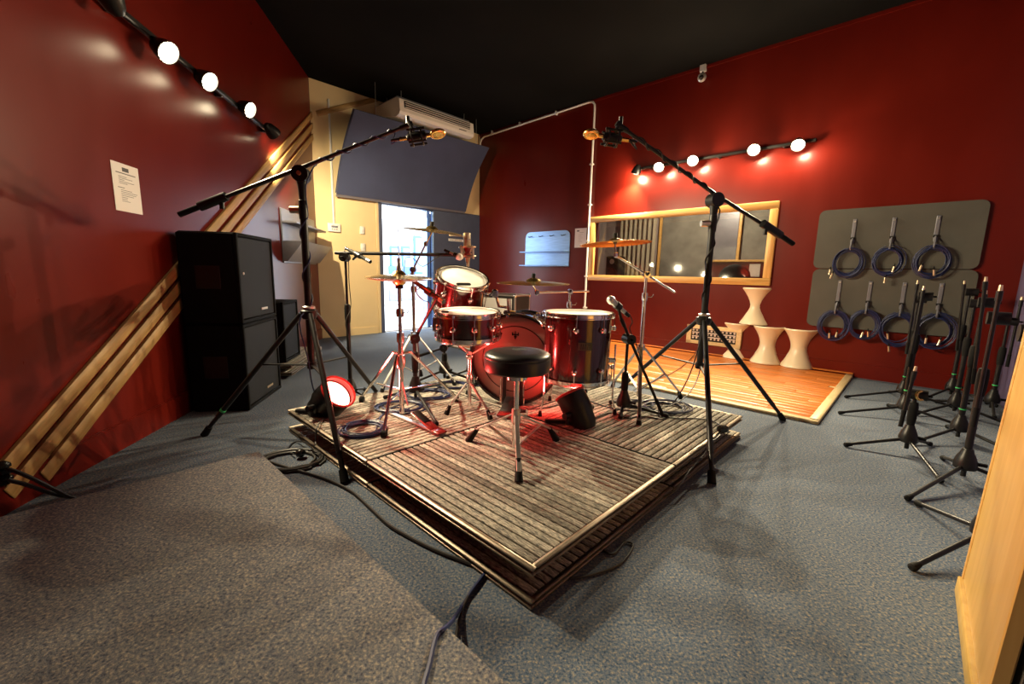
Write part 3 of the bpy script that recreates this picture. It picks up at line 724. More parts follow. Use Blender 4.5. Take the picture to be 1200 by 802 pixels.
# ------------------------------------------------------------------ drum riser: two levels of four decks with ribbed mat strips
N0, L0, R0 = fl(624, 668.3, ZD), fl(345.7, 479, ZD), fl(862.3, 485.6, ZD)
eR = (R0 - N0).normalized(); eL = (L0 - N0).normalized()
mid = (eR + eL).normalized(); sd = (eR - eL).normalized()
eR = (mid + sd).normalized(); eL = (mid - sd).normalized()      # exactly square
DK = 1.04; NSTR = 27; DTH = .030
strip_me = None
def deck(M4, lab, wide=DK, nstr=NSTR, group=None, foot=.055, outer=('x0', 'x1', 'y0', 'y1')):
    global strip_me
    t = thing('stage_deck', lab, 'stage deck', M4, group)
    part('core', MB().box((DK / 2, wide / 2, -DTH / 2 - .004), (DK - .02, wide - .02, DTH - .012)), M['mat_gap'], t, world=False, smooth=0)
    e = .022; ei = .005
    w_ = {k: (e if k in outer else ei) for k in ('x0', 'x1', 'y0', 'y1')}
    xa, xb, ya, yb = w_['x0'], DK - w_['x1'], w_['y0'], wide - w_['y1']
    for k, (a0, a1, b0, b1) in (('y0', (.001, DK - .001, .001, ya)), ('y1', (.001, DK - .001, yb, wide - .001)), ('x0', (.001, xa, ya, yb)), ('x1', (xb, DK - .001, ya, yb))):
        m_ = M['alu'] if k in outer else M['mat_gap']
        r = part('edge_rail', MB().cbox(((a0 + a1) / 2, (b0 + b1) / 2, -.0055), (a1 - a0, b1 - b0, .013), .004), m_, t, world=False)
        lo = part('lower_lip', MB().cbox(((a0 + a1) / 2, (b0 + b1) / 2, -.0245), (a1 - a0, b1 - b0, .011), .003), m_, r, world=False)
    for (fx, fy) in ((.22, .22), (DK - .22, .22), (.22, wide - .2), (DK - .22, wide - .2)):
        part('foot', MB().cbox((fx, fy, -DTH - foot / 2 + .001), (.05, .05, foot), .004), M['rubber'], t, world=False)
    pit = (yb - ya) / nstr
    if strip_me is None:
        o = mesh_obj('mat_strip', MB().cbox((0, 0, 0), (DK - .028, (DK - .027) / NSTR - .008, .010), .0018), M['mat']); strip_me = o.data; bpy.data.objects.remove(o)
    for i in range(nstr):
        o = bpy.data.objects.new('mat_strip', strip_me); COL.objects.link(o); o.parent = t
        o.location = ((xa + xb) / 2, ya + pit * (i + .5), -.0045)
    return t
def deck_at(i, j, zt, along_L, lab):
    foot = .1126 - DTH if zt > .1 else zt - DTH
    o = N0 + eR * (i * DK) + eL * (j * DK); o.z = zt
    if along_L: m = axes(o + eR * DK, eL, -eR, Z)       # strips run along eL
    else: m = axes(o, eR, eL, Z)
    deck(m, lab, foot=foot, outer={(0, 0): ('x0', 'y1'), (0, 1): ('x0', 'y1'), (1, 0): ('y0', 'x1'), (1, 1): ('x1', 'y0')}[(i, j)])
deck_at(0, 0, ZD, True, 'nearest ribbed stage deck of the drum riser, carrying the stool, upper level')
deck_at(0, 1, ZD, False, 'left ribbed stage deck under the hi-hat and red floor lamp, upper level')
deck_at(1, 0, ZD, False, 'right ribbed stage deck under floor tom and boom stands, upper level')
deck_at(1, 1, ZD, True, 'far ribbed stage deck under the bass drum, upper level')
ZL = ZD - .1126
deck_at(0, 0, ZL, True, 'nearest lower stage deck, showing in the gap under the riser front corner')
deck_at(0, 1, ZL, False, 'left lower stage deck, showing beneath the red lamp and hi-hat')
deck_at(1, 0, ZL, False, 'right lower stage deck, showing under the floor tom side of the riser')
deck_at(1, 1, ZL, True, 'far lower stage deck, hidden at the back of the riser')
# ------------------------------------------------------------------ drum kit; its and the riser's numbers were scaled up about the camera
def drum(name, lab, M4, D, depth, nlug, head, hoop_m, gname=None, hoop_w=.0, lug_rows=1):
    # local: z along the drum axis, batter head at z=0, shell runs to z=-depth
    t = thing(name, lab, 'drum', M4)
    R_ = D / 2
    part('shell', MB().lathe([(R_ - .008, -.004), (R_, -.004), (R_, -depth + .004), (R_ - .008, -depth + .004)], 48), M['lacquer'], t, world=False)
    part('batter_head', MB().lathe([(0, -.001), (R_ - .012, -.001), (R_ + .003, -.006), (R_ + .003, -.016), (R_ + .001, -.016)], 48), head, t, world=False)
    part('resonant_head', MB().lathe([(0, -depth + .001), (R_ - .012, -depth + .001), (R_ + .003, -depth + .006), (R_ + .003, -depth + .014)], 48), head, t, world=False)
    if hoop_w == 0:
        for z, s in ((0, 1), (-depth, -1)):
            part('hoop', MB().lathe([(R_ + .003, z + s * .010), (R_ + .013, z + s * .012), (R_ + .014, z + s * .008), (R_ + .007, z + s * .004), (R_ + .007, z - s * .012), (R_ + .020, z - s * .016), (R_ + .020, z - s * .020), (R_ + .004, z - s * .020), (R_ + .003, z + s * .010)], 48), hoop_m, t, world=False)
    else:
        for z, s in ((0, 1), (-depth, -1)):
            part('hoop', MB().lathe([(R_ + .004, z + s * .028), (R_ + .018, z + s * .028), (R_ + .020, z + s * .024), (R_ + .020, z - s * .016), (R_ + .004, z - s * .016), (R_ + .004, z + s * .028)], 48), hoop_m, t, world=False)
    zl = [-min(.085, depth * .5)] if lug_rows == 1 else [-.085, -depth + .085]
    for k in range(nlug):
        a = 2 * PI * (k + .5) / nlug; d = V((math.cos(a), math.sin(a), 0))
        for r, z in enumerate(zl):
            l = MB()
            l.lathe([(0, .030), (.010, .029), (.016, .024), (.018, .016), (.012, .010), (.014, .0)], 12, frame(d * R_ + V((0, 0, z)), d))
            lo = part('lug', l, M['chrome'], t, world=False)
            rod = MB(); zz = z
            ends = [(-.006, z)] if lug_rows == 2 and r == 0 else ([(-depth + .006, z)] if lug_rows == 2 else [(-.006, z), (-depth + .006, z)])
            for (e, z_) in ends:
                rod.cyl(d * (R_ + .016) + V((0, 0, e)), d * (R_ + .016) + V((0, 0, z_)), .0035, 6)
                rod.cyl(d * (R_ + .016) + V((0, 0, e)), d * (R_ + .016) + V((0, 0, e + (.012 if e > -.05 else -.012))), .006, 6)
            part('tension_rod', rod, M['chrome'], lo, world=False)
    return t

# floor tom
FT = V((.419, 2.704, ZD)); ft_z = .791
t = drum('floor_tom', 'wine red floor tom on chrome legs to the right of the stool', Matrix.Translation((FT.x, FT.y, ft_z)) @ Matrix.Rotation(.2, 4, 'Z'), .42, .42, 8, M['head'], M['chrome'], lug_rows=2)
for px, py in ((632, 488), (652, 473), (722, 486)):
    f = fl(px, py, ZD); d = V((f.x - FT.x, f.y - FT.y, 0)).normalized()
    s = FT + d * .241; s.z = 0
    lg = part('leg', MB().tube([s + Z * .603, s + Z * (ZD + .10), s + d * .02 + Z * (ZD + .02), s + d * .02 + Z * (ZD + .005)], .0055, 8), M['chrome'], t)
    part('rubber_foot', MB().cyl(s + d * .02 + Z * ZD, s + d * .02 + Z * (ZD + .035), .014, 10, .009), M['rubber'], lg)
    b = FT + d * .211; b.z = .50
    part('leg_bracket', MB().cbox((0, 0, 0), (.04, .03, .045), .006, frame(b + d * .015, d)), M['chrome'], t)
d = V((.08, -1, 0)).normalized(); c = FT + d * .2015; c.z = .625
bd = MB()
for k in range(-4, 4):
    a0 = math.atan2(d.y, d.x) + k * .05; a1 = a0 + .05
    p0 = V((FT.x + .2127 * math.cos(a0), FT.y + .2127 * math.sin(a0), 0)); p1 = V((FT.x + .2127 * math.cos(a1), FT.y + .2127 * math.sin(a1), 0))
    bd.quad(p0 + Z * .588, p1 + Z * .588, p1 + Z * .635, p0 + Z * .635)
part('badge', bd, M['badge'], t)
mk = MB()
for k in (-3.2, -2.1, -.9, .6, 1.8):
    a0 = math.atan2(d.y, d.x) + (k + .5) * .05
    for w in (0, 1):
        p0 = V((FT.x + .2138 * math.cos(a0 + .012 * w), FT.y + .2138 * math.sin(a0 + .012 * w), 0)); p1 = V((FT.x + .2138 * math.cos(a0 + .02 + .012 * w), FT.y + .2138 * math.sin(a0 + .02 + .012 * w), 0))
        mk.quad(p0 + Z * .594, p0 + Z * .594 + (p1 - p0) * .4, p1 + Z * .627, p1 + Z * .627 - (p1 - p0) * .4)
part('badge_print', mk, M['black_gloss'], t)

# snare on its stand
SN = V((-.2756, 2.60, .793))
t = drum('snare_drum', 'shallow wine red snare drum in front of the hi-hat', Matrix.Translation(SN) @ Matrix.Rotation(math.radians(3), 4, 'X') @ Matrix.Rotation(.3, 4, 'Z'), .370, .156, 10, M['head'], M['chrome'])
th = SN + V((-.19, -.03, -.075))
part('snare_strainer', MB().cbox((0, 0, 0), (.035, .03, .09), .006, Matrix.Translation(th)), M['chrome'], t)
single('drum_damper', MB().cbox((0, 0, 0), (.045, .02, .012), .004), M['vinyl'], 'small dark damper pad on snare drum rim, left side', 'damper').location = SN + V((-.12, -.115, .010))
# rack tom, tilted towards the stool
TM_C = V((-.348, 2.974, .9987))
ax = V((.20, -.36, .90)).normalized()
t = drum('rack_tom', 'tilted wine red rack tom above the snare', frame(TM_C, ax), .338, .244, 6, M['head'], M['chrome'])
part('tom_mount', MB().tube([TM_C + V((.15, .06, -.13)), TM_C + V((.22, .06, -.10)), TM_C + V((.25, .05, -.2)), V((-.042, 3.068, .79))], .011, 10), M['chrome'], t)
part('mount_clamp', MB().cbox((0, 0, 0), (.045, .04, .06), .008, Matrix.Translation(TM_C + V((.22, .06, -.11)))), M['chrome'], t)
single('gaffer_damper', MB().cbox((0, 0, 0), (.10, .022, .014), .004, frame((0, 0, 0), ax)), M['vinyl'], 'black damper strip across the front rim of the rack tom', 'damper').location = TM_C + ax * .014 + V((.02, -.155, -.055))
# bass drum
BD = V((.0208, 2.829, ZD + .314)); bax = V((-.20, -.98, .02)).normalized()
t = drum('bass_drum', 'large wine red bass drum with smoky head behind the stool', frame(BD, bax), .582, .41, 8, M['smoke_head'], M['black_gloss'], hoop_w=.02)
F_ = frame(BD + bax * .0008, bax)
part('inner_ring', MB().torus(.224, .0035, 48, 6, F_), M['lacquer'], t)
cr2 = MB(); up = F_.to_3x3() @ V((0, 1, 0))
for (x, y, w, h) in ((-.02, .0, .006, .022), (0, .004, .006, .03), (.02, .0, .006, .022), (0, -.004, .045, .008), (0, -.017, .018, .012), (0, -.028, .008, .012)):
    cr2.box((0, 0, 0), (w, h, .001), Matrix.Translation(BD + bax * .0012 + up * (.172 + y) + bax.cross(up) * x) @ F_.to_3x3().to_4x4())
part('head_emblem', cr2, M['black_gloss'], t)
for s in (-1, 1):
    side = V((bax.y, -bax.x, 0)) * s
    b = BD - bax * .3 + side * .26
    sp_ = part('spur', MB().tube([b + Z * -.05, b + side * .12 - bax * .10 - Z * (.314 - .03)], .010, 10), M['chrome'], t)
    part('rubber_foot', MB().ball(b + side * .12 - bax * .10 - Z * (.314 - .02), .02), M['rubber'], sp_)
part('tom_holder', MB().tube([V((-.021, 3.068, .728)), V((-.031, 3.068, .853))], .016, 10), M['chrome'], t)
part('holder_plate', MB().cbox((0, 0, 0), (.09, .06, .03), .008, Matrix.Translation((-.021, 3.068, .754))), M['chrome'], t)
# clamps on top of the hoop
for a in (-.15, .05): 
    part('hoop_clamp', MB().cbox((0, 0, 0), (.035, .03, .03), .006, frame(BD + bax * .01 + V((a + .1, 0, .312 - abs(a) * .12)), Z)), M['chrome'], t)

# bass drum pedal
pd = fl(605, 494, ZD); pdir = (V((BD.x, BD.y, 0)) - V((pd.x, pd.y, 0))).normalized(); pdir = V((-bax.x, -bax.y, 0)).normalized()
pc_ = V((BD.x, BD.y, ZD)) + V((bax.x, bax.y, 0)) * .06
sd_ = pdir.cross(Z)
t = thing('bass_drum_pedal', 'red bass drum pedal clamped at the foot of the bass drum', 'drum pedal', pc_)
part('base_plate', MB().cbox((0, 0, 0), (.10, .30, .008), .003, axes(pc_ - pdir * .12 + Z * .006, sd_, pdir, Z)), M['steel'], t)
part('footboard', MB().cbox((0, 0, 0), (.085, .20, .010), .004, axes(pc_ - pdir * .10 + Z * .045, sd_, (pdir + Z * .22).normalized(), sd_.cross((pdir + Z * .22).normalized()))), M['black'], t)
part('heel_plate', MB().cbox((0, 0, 0), (.085, .07, .018), .004, axes(pc_ - pdir * .235 + Z * .022, sd_, pdir, Z)), M['red_enamel'], t)
for s in (-1, 1): part('post', MB().beam(pc_ + sd_ * .055 * s + Z * .01, pc_ + sd_ * .055 * s + Z * .22, .018, .026), M['black'], t)
part('axle', MB().cyl(pc_ + sd_ * .075 + Z * .21, pc_ - sd_ * .075 + Z * .21, .009, 10), M['chrome'], t)
bt = part('beater', MB().cyl(pc_ + Z * .21, pc_ - pdir * .06 + Z * .37, .004, 8), M['chrome'], t)
part('beater_head', MB().cyl(pc_ - pdir * .095 + Z * .375, pc_ - pdir * .03 + Z * .375, .025, 14), M['grey_felt'], bt)
for s in (-1, 1): part('spring', MB().cyl(pc_ + sd_ * .078 * s + Z * .02, pc_ + sd_ * .078 * s + Z * .19, .007, 8), M['chrome'], t)

# drum stool
TH = V((.0281, 1.999, ZD)); sz = .670
t = thing('drum_stool', 'round black vinyl drum stool on chrome tripod at the front of the riser', 'stool', TH)
part('seat', MB().lathe([(0, sz - .002), (.10, sz), (.138, sz - .004), (.154, sz - .014), (.159, sz - .026), (.159, sz - .030), (.157, sz - .033), (.159, sz - .036), (.158, sz - .090), (.152, sz - .097), (0, sz - .097)], 48, Matrix.Translation((TH.x, TH.y, 0))), M['vinyl'], t)
mk = MB()
for (x, y, w, h) in ((0, -.022, .05, .004), (0, .022, .05, .004), (-.026, 0, .004, .045), (.026, 0, .004, .045), (0, 0, .02, .012)): mk.box((0, 0, 0), (w, h, .001), Matrix.Translation((TH.x + x + .01, TH.y + y + .03, sz + .0006)) @ Matrix.Rotation(.5, 4, 'Z'))
part('seat_print', mk, M['grey_felt'], t)
part('seat_clamp', MB().cyl(TH + Z * .385, TH + Z * .43, .05, 16), M['chrome'], t)
part('upper_post', MB().cyl(TH + Z * .20, TH + Z * .425, .0125, 14), M['chrome'], t)
part('height_collar', MB().lathe([(.012, .235), (.021, .235), (.022, .23), (.022, .165), (.018, .16), (.012, .16)], 16, Matrix.Translation(TH)), M['steel'], t)
part('lower_post', MB().cyl(TH + Z * .035, TH + Z * .20, .0185, 14), M['chrome'], t)
wn = part('wing_bolt', MB().cyl(TH + V((.02, -.01, .22)), TH + V((.05, -.02, .225)), .006, 8), M['chrome'], t)
part('wing', MB().cbox((0, 0, 0), (.006, .012, .04), .002, Matrix.Translation(TH + V((.05, -.02, .225)))), M['chrome'], wn)
def brace_leg(t, axis, z_top, z_low, foot, flat=.018, foot_r=.017, foot_h=.055, m='steel', two=True, lowr=.02, kind='leg'):
    d = V((foot.x - axis.x, foot.y - axis.y, 0)); L = d.length; d.normalize()
    a = axis + d * lowr; a.z = z_top; f = V((foot.x, foot.y, foot.z + foot_h * .5))
    lg = part(kind, MB().beam(a, f, flat, flat * .42), M[m], t)
    if two:
        b = axis + d * lowr; b.z = z_low; k = a.lerp(f, .55)
        part('brace', MB().beam(b, k, flat * .8, flat * .35), M[m], lg)
    dd = (f - a).normalized()
    part('rubber_foot', MB().cyl(V((foot.x, foot.y, foot.z + .001)), f - dd * foot_h * .7, foot_r, 12, foot_r * .62), M['rubber'], lg)
    return lg
for px, py in ((608, 565), (549, 517), (652, 516)):
    brace_leg(t, TH, ZD + .205, ZD + .05, fl(px, py, ZD), .022, foot_r=.0195, foot_h=.095)

# ------------------------------------------------------------------ cymbals and their chrome stands
def cymbal(lab, c, ax, D, bell=.1, name='cymbal', group=None, thick=.0016):
    R_ = D / 2; rb = R_ * .2
    pr = [(.006, .028), (rb * .5, .024), (rb * .85, .014), (rb, .006), (rb * 1.15, .002)]
    for k in range(1, 9):
        x = k / 8; r = rb * 1.15 + (R_ - rb * 1.15) * x; pr.append((r, .002 - .016 * x ** 1.6))
    pr += [(R_, -.0155)] + [(r, z - thick) for r, z in reversed(pr[:-1])]
    o = single(name, MB().lathe(pr, 56), M['brass'], lab, 'cymbal', group)
    o.matrix_world = frame(c, ax)
    return o
def tube_collar(t, p, r=.017, h=.05, name='collar', wing=True):
    c = part(name, MB().lathe([(r * .6, -h / 2), (r, -h / 2), (r * 1.1, 0), (r, h / 2), (r * .6, h / 2)], 14, Matrix.Translation(p)), M['chrome'], t)
    if wing: part('wing_nut', MB().tube([p + V((r, 0, 0)), p + V((r + .025, -.01, 0)), p + V((r + .035, -.012, .018))], .004, 6), M['chrome'], c)
    return c
def boom_stand(name, lab, base, feet, z_leg, z_piv, bends, tip, cym_ax, r0=.0125, group=None):
    t = thing(name, lab, 'cymbal stand', V((base.x, base.y, ZD)))
    b = V((base.x, base.y, ZD))
    zm = (z_leg + z_piv) / 2 + .1
    part('lower_tube', MB().cyl(V((b.x, b.y, ZD + .05)), V((b.x, b.y, zm)), r0, 12), M['chrome'], t)
    part('upper_tube', MB().cyl(V((b.x, b.y, zm)), V((b.x, b.y, z_piv)), r0 * .75, 12), M['chrome'], t)
    tube_collar(t, V((b.x, b.y, zm)), r0 * 1.5)
    part('leg_collar', MB().cyl(V((b.x, b.y, z_leg - .02)), V((b.x, b.y, z_leg + .02)), .024, 14), M['chrome'], t)
    for f in feet: brace_leg(t, b, z_leg, ZD + .10, f, .022)
    pv = V((b.x, b.y, z_piv))
    kn = part('tilter_knuckle', MB().cyl(pv - V((0, .022, 0)), pv + V((0, .022, 0)), .022, 14), M['chrome'], t)
    part('wing_nut', MB().cyl(pv - V((0, .02, 0)), pv - V((0, .05, -.01)), .008, 8), M['black'], kn)
    part('boom_arm', MB().tube(bends, .0075, 10), M['chrome'], t)
    for q in bends[1:-1]: pass
    return t
def tilter(t, p_arm, c, ax):
    part('cymbal_post', MB().tube([p_arm, c - ax * .03, c + ax * .05], .005, 8), M['chrome'], t)
    part('felt', MB().cyl(c - ax * .012, c - ax * .002, .015, 12), M['grey_felt'], t)
    part('sleeve', MB().lathe([(0, .058), (.012, .058), (.016, .05), (.014, .028), (.010, .028)], 14, frame(c, ax)), M['rubber'], t)
    part('tilter', MB().cbox((0, 0, 0), (.03, .03, .04), .008, frame(p_arm, ax)), M['chrome'], t)
# left crash: post behind the hi-hat
CL = at(506, 269, 3.33); axl = V((.10, -.10, 1)).normalized()
cymbal('bronze crash cymbal highest on the left, before the open door', CL, axl, .463)
pl = at(484, 316, 3.33); tl_ = at(499, 286, 3.33)
base = V((pl.x, pl.y, ZD))
t = boom_stand('cymbal_stand', 'chrome cymbal stand with short boom behind the hi-hat', base, [base + V((-.18, -.28, 0)), base + V((.33, -.05, 0)), base + V((-.10, .30, 0)) - V((0, .24, 0)) * 0 + V((.10, -.06, 0))], ZD + .40, pl.z, [at(478, 330, 3.33), pl, tl_], tl_, axl)
tilter(t, tl_, CL, axl)
# ride
CR = at(625, 330, 3.12); axr = V((0.0, -.03, 1)).normalized()
cymbal('wide bronze ride cymbal over the bass drum', CR, axr, .525)
pr_ = at(668, 342, 3.38); base = V((pr_.x, pr_.y, ZD))
t = boom_stand('cymbal_stand', 'chrome cymbal stand with level boom behind the floor tom', base, [base + V((-.22, .18, 0)), base + V((.28, .08, 0)), base + V((.12, -.24, 0))], ZD + .35, pr_.z, [at(690, 341.5, 3.51), pr_, at(631, 343, 3.12)], None, axr)
tilter(t, at(629, 343, 3.12), CR, axr)
# right crash
CC = at(721, 283.5, 3.02); axc = V((-.06, .03, 1)).normalized()
cymbal('copper-lit crash cymbal in front of the studio window', CC, axc, .489)
gb = fl(747, 472, ZD); pvp = at(757, 322, gb.y)
base = V((gb.x, gb.y, ZD))
t = boom_stand('cymbal_stand', 'tall chrome boom stand between floor tom and overhead stand', base, [fl(748.5, 498, ZD), fl(798, 467, ZD), fl(718, 453, ZD)], ZD + .40, pvp.z, [at(791, 343, gb.y - .02), V((base.x, base.y, pvp.z)), at(722, 300, 3.02)], None, axc)
tilter(t, at(722, 299, 3.02), CC, axc)
# hi-hat
HH = V((-.6625, 2.496, ZD))
hz = at(466, 323, 2.496).z
t = thing('hi_hat_stand', 'chrome hi-hat stand with red pedal at the left of the kit', 'hi-hat stand', HH)
part('lower_tube', MB().cyl(HH + Z * .03, V((HH.x, HH.y, .645)), .0145, 12), M['chrome'], t)
part('upper_tube', MB().cyl(V((HH.x, HH.y, .603)), V((HH.x, HH.y, hz - .05)), .0105, 12), M['chrome'], t)
part('pull_rod', MB().cyl(V((HH.x, HH.y, hz - .1)), V((HH.x, HH.y, at(466, 267, 2.496).z)), .0032, 8), M['steel'], t)
tube_collar(t, V((HH.x, HH.y, .791)), .022, .05, 'memory_lock'); tube_collar(t, V((HH.x, HH.y, .645)), .021, .06, 'collar'); tube_collar(t, V((HH.x, HH.y, .50)), .026, .07, 'spring_housing', False)
part('cymbal_seat', MB().cyl(V((HH.x, HH.y, hz - .075)), V((HH.x, HH.y, hz - .03)), .022, 14), M['rubber'], t)
part('clutch', MB().lathe([(.004, .10), (.011, .10), (.012, .06), (.016, .055), (.016, .03), (.008, .026)], 14, Matrix.Translation((HH.x, HH.y, hz))), M['steel'], t)
for px, py in ((450, 512), (535, 471), (424, 471)):
    f = fl(px, py, ZD); d = V((f.x - HH.x, f.y - HH.y, 0)).normalized()
    a = HH + Z * .40; k = HH + d * .07 + Z * .40
    lg = part('leg', MB().tube([a, k - d * .02, k, k + d * .02 - Z * .02, V((f.x, f.y, ZD + .03))], .009, 8), M['chrome'], t)
    part('brace', MB().beam(HH + Z * .18, V((HH.x, HH.y, ZD)).lerp(f, .6) + Z * .165, .016, .006), M['chrome'], lg)
    part('rubber_foot', MB().cyl(f + Z * .002 - V((.012, 0, -.014)), f + V((.014, 0, .016)), .022, 14), M['rubber'], lg)
heel = fl(513, 509, ZD); toe = fl(461, 487, ZD); fd = (toe - heel).normalized(); fs_ = fd.cross(Z)
part('pedal_frame', MB().beam(heel + Z * .010, toe + fd * .08 + Z * .010, .028, .010), M['steel'], t)
up_ = (fd + Z * .30).normalized()
fb = part('footboard', MB().cbox((0, 0, 0), (.062, .20, .010), .004, axes(heel + fd * .12 + Z * .050, -fs_, up_, (-fs_).cross(up_))), M['red_enamel'], t)
part('footboard_grip', MB().cbox((0, 0, 0), (.046, .12, .005), .002, axes(heel + fd * .15 + Z * .0665, -fs_, up_, (-fs_).cross(up_))), M['rubber'], fb)
part('heel_plate', MB().cbox((0, 0, 0), (.062, .07, .016), .004, axes(heel - fd * .01 + Z * .018, -fs_, fd, (-fs_).cross(fd))), M['red_enamel'], t)
part('pedal_chain', MB().cyl(heel + fd * .28 + Z * .10, V((HH.x, HH.y, ZD + .25)), .005, 6), M['steel'], t)
cymbal('top hi-hat cymbal, bell up, under the clutch', V((HH.x, HH.y, hz + .004)), V((.01, -.03, 1)).normalized(), .38, name='hi_hat_cymbal')
o = cymbal('bottom hi-hat cymbal, bell down, on the seat', V((HH.x, HH.y, hz - .034)), V((0, 0, -1)), .38, name='hi_hat_cymbal')
# snare stand
SB = V((SN.x + .01, SN.y + .04, ZD))
t = thing('snare_stand', 'chrome basket stand holding the snare drum', 'snare stand', SB)
part('tube', MB().cyl(SB + Z * .04, SB + Z * .36, .0125, 12), M['chrome'], t)
part('basket_hub', MB().ball(SB + Z * .37, .026), M['chrome'], t)
for k in range(3):
    a = .4 + 2 * PI * k / 3; d = V((math.cos(a), math.sin(a), 0))
    e = V((SB.x, SB.y, SN.z - .172))
    ar = part('basket_arm', MB().tube([SB + Z * .37, e + d * .12 - Z * .045, e + d * .19 - Z * .02, e + d * .205 + Z * .01], .006, 8), M['chrome'], t)
    part('rubber_grip', MB().cyl(e + d * .198, e + d * .21 + Z * .035, .011, 8), M['rubber'], ar)
tube_collar(t, SB + Z * .22, .019, .05)
for px, py in ((523, 486), (575, 492), (548, 462)):
    brace_leg(t, SB, ZD + .19, ZD + .06, fl(px, py, ZD), .018)
# ------------------------------------------------------------------ cables
def smooth_path(pts, k=6):
    pts = [V(p) for p in pts]
    if len(pts) < 3: return pts
    out = []
    P_ = [pts[0] * 2 - pts[1]] + pts + [pts[-1] * 2 - pts[-2]]
    for i in range(1, len(P_) - 2):
        p0, p1, p2, p3 = P_[i - 1:i + 3]
        for j in range(k):
            t = j / k
            out.append(.5 * ((2 * p1) + (p2 - p0) * t + (2 * p0 - 5 * p1 + 4 * p2 - p3) * t * t + (3 * p1 - p0 - 3 * p2 + p3) * t ** 3))
    out.append(pts[-1]); return out
def cable(lab, pts, r=.0035, m='black_cable', name='cable', k=6, n=6, group=None):
    pp = smooth_path(pts, k)
    o = pp[0].copy()
    return single(name, MB().tube(pp, r, n), M[m], lab, 'cable', group, origin=o)
def wound(a, b, turns, rad, ph=0.0):
    a = V(a); b = V(b); B = basis(b - a); n = max(3, int(turns * 8)); out = []
    for i in range(n + 1):
        k = i / n; an = ph + 2 * PI * turns * k
        out.append(a.lerp(b, k) + (B.col[0] * math.cos(an) + B.col[1] * math.sin(an)) * rad)
    return out
def coil_pts(c, R, loops, jit, squash=1.0, rise=.006, ph=0.0, seed=1, Mx=None):
    rnd = random.Random(seed); out = []; n = 18
    for i in range(int(loops * n) + 1):
        lp = i / n; a = 2 * PI * lp + ph
        if i % n == 0: rr = R * (1 + rnd.uniform(-jit, jit)); dx = rnd.uniform(-jit, jit) * R * .5; dy = rnd.uniform(-jit, jit) * R * .5
        p = V((dx + rr * math.cos(a), dy + rr * squash * math.sin(a), rise * .5 * (lp + .5 * math.sin(a * 2 + lp))))
        out.append(c + p if Mx is None else Mx @ p)
    return out

# ------------------------------------------------------------------ tall overhead boom stands
def overhead_stand(lab, G, feet, z_hub, z_clamp, z_piv, z_low, piv, tip, tail):
    t = thing('overhead_boom_stand', lab, 'microphone stand', G)
    ax_ = lambda z: V((G.x, G.y, z))
    part('lower_pole', MB().cyl(ax_(z_low), ax_(z_clamp), .021, 14), M['black'], t)
    part('upper_pole', MB().cyl(ax_(z_clamp - .02), ax_(z_piv - .04), .016, 12), M['black'], t)
    hb = part('hub', MB().lathe([(.018, -.035), (.036, -.03), (.048, -.01), (.048, .02), (.03, .03), (.018, .03)], 18, Matrix.Translation(ax_(z_hub))), M['black'], t)
    part('hub_cap', MB().lathe([(.019, .028), (.036, .032), (.036, .044), (.019, .05)], 18, Matrix.Translation(ax_(z_hub))), M['steel'], hb)
    cl = part('height_clamp', MB().lathe([(.014, -.06), (.024, -.055), (.026, .0), (.024, .05), (.014, .055)], 14, Matrix.Translation(ax_(z_clamp))), M['black'], t)
    kd = -RGT
    part('clamp_knob', MB().cyl(ax_(z_clamp) + kd * .02, ax_(z_clamp) + kd * .075, .02, 12), M['silver_mic'], cl)
    rg = part('slide_ring', MB().cyl(ax_(z_low + .005), ax_(z_low + .045), .028, 14), M['black'], t)
    for f in feet:
        d = V((f.x - G.x, f.y - G.y, 0)).normalized()
        a = ax_(z_hub) + d * .045; e = V((f.x, f.y, .018)); e2 = a.lerp(e, .86)
        lg = part('leg', MB().cyl(a, e2, .0155, 10), M['black'], t)
        part('leg_end', MB().cyl(e2 - (e - a).normalized() * .02, e, .0125, 10), M['black'], lg)
        part('rubber_foot', MB().cyl(e - (e - a).normalized() * .05, V((f.x, f.y, .003)) + d * .004, .019, 12, .022), M['rubber'], lg)
        if 'left corner' in lab and f is feet[1]: part('tape_band', MB().cyl(a.lerp(e, .80), a.lerp(e, .815), .0175, 12), M['green'], lg, label='green tape band')
        part('strut', MB().beam(ax_(z_low + .025) + d * .026, a.lerp(e, .42), .018, .008), M['black'], lg)
    bd = (tip - tail).normalized()
    side = bd.cross(Z).normalized()
    kn = part('boom_clutch', MB().cyl(piv - side * .036, piv + side * .036, .046, 18), M['black'], t)
    part('clutch_neck', MB().tube([ax_(z_piv - .13), ax_(z_piv - .06), piv], [.018, .022, .034], 12), M['black'], kn)
    part('clutch_bolt', MB().cyl(piv + side * .03, piv + side * .05, .012, 8), M['connector'], kn)
    bo = piv + Z * .036
    tp = tip; tl = tail
    part('boom_arm', MB().tube([tl, bo, tp], [.0105, .0125, .010], 10), M['black'], t)
    part('counterweight', MB().cyl(tl + bd * .06, tl + bd * .22, .026, 16), M['black'], t)
    part('boom_grip', MB().cyl(tl - bd * .06, tl + bd * .06, .016, 12), M['rubber'], t)
    part('boom_knob', MB().cyl(tl + bd * .19 - Z * .02, tl + bd * .19 - Z * .06, .013, 10), M['black'], t)
    part('tip_socket', MB().cyl(tp - bd * .05, tp + bd * .03, .015, 12), M['black'], t)
    part('tip_screw', MB().cyl(tp, tp + Z * .05 - side * .0, .012, 10), M['black'], t)
    return t
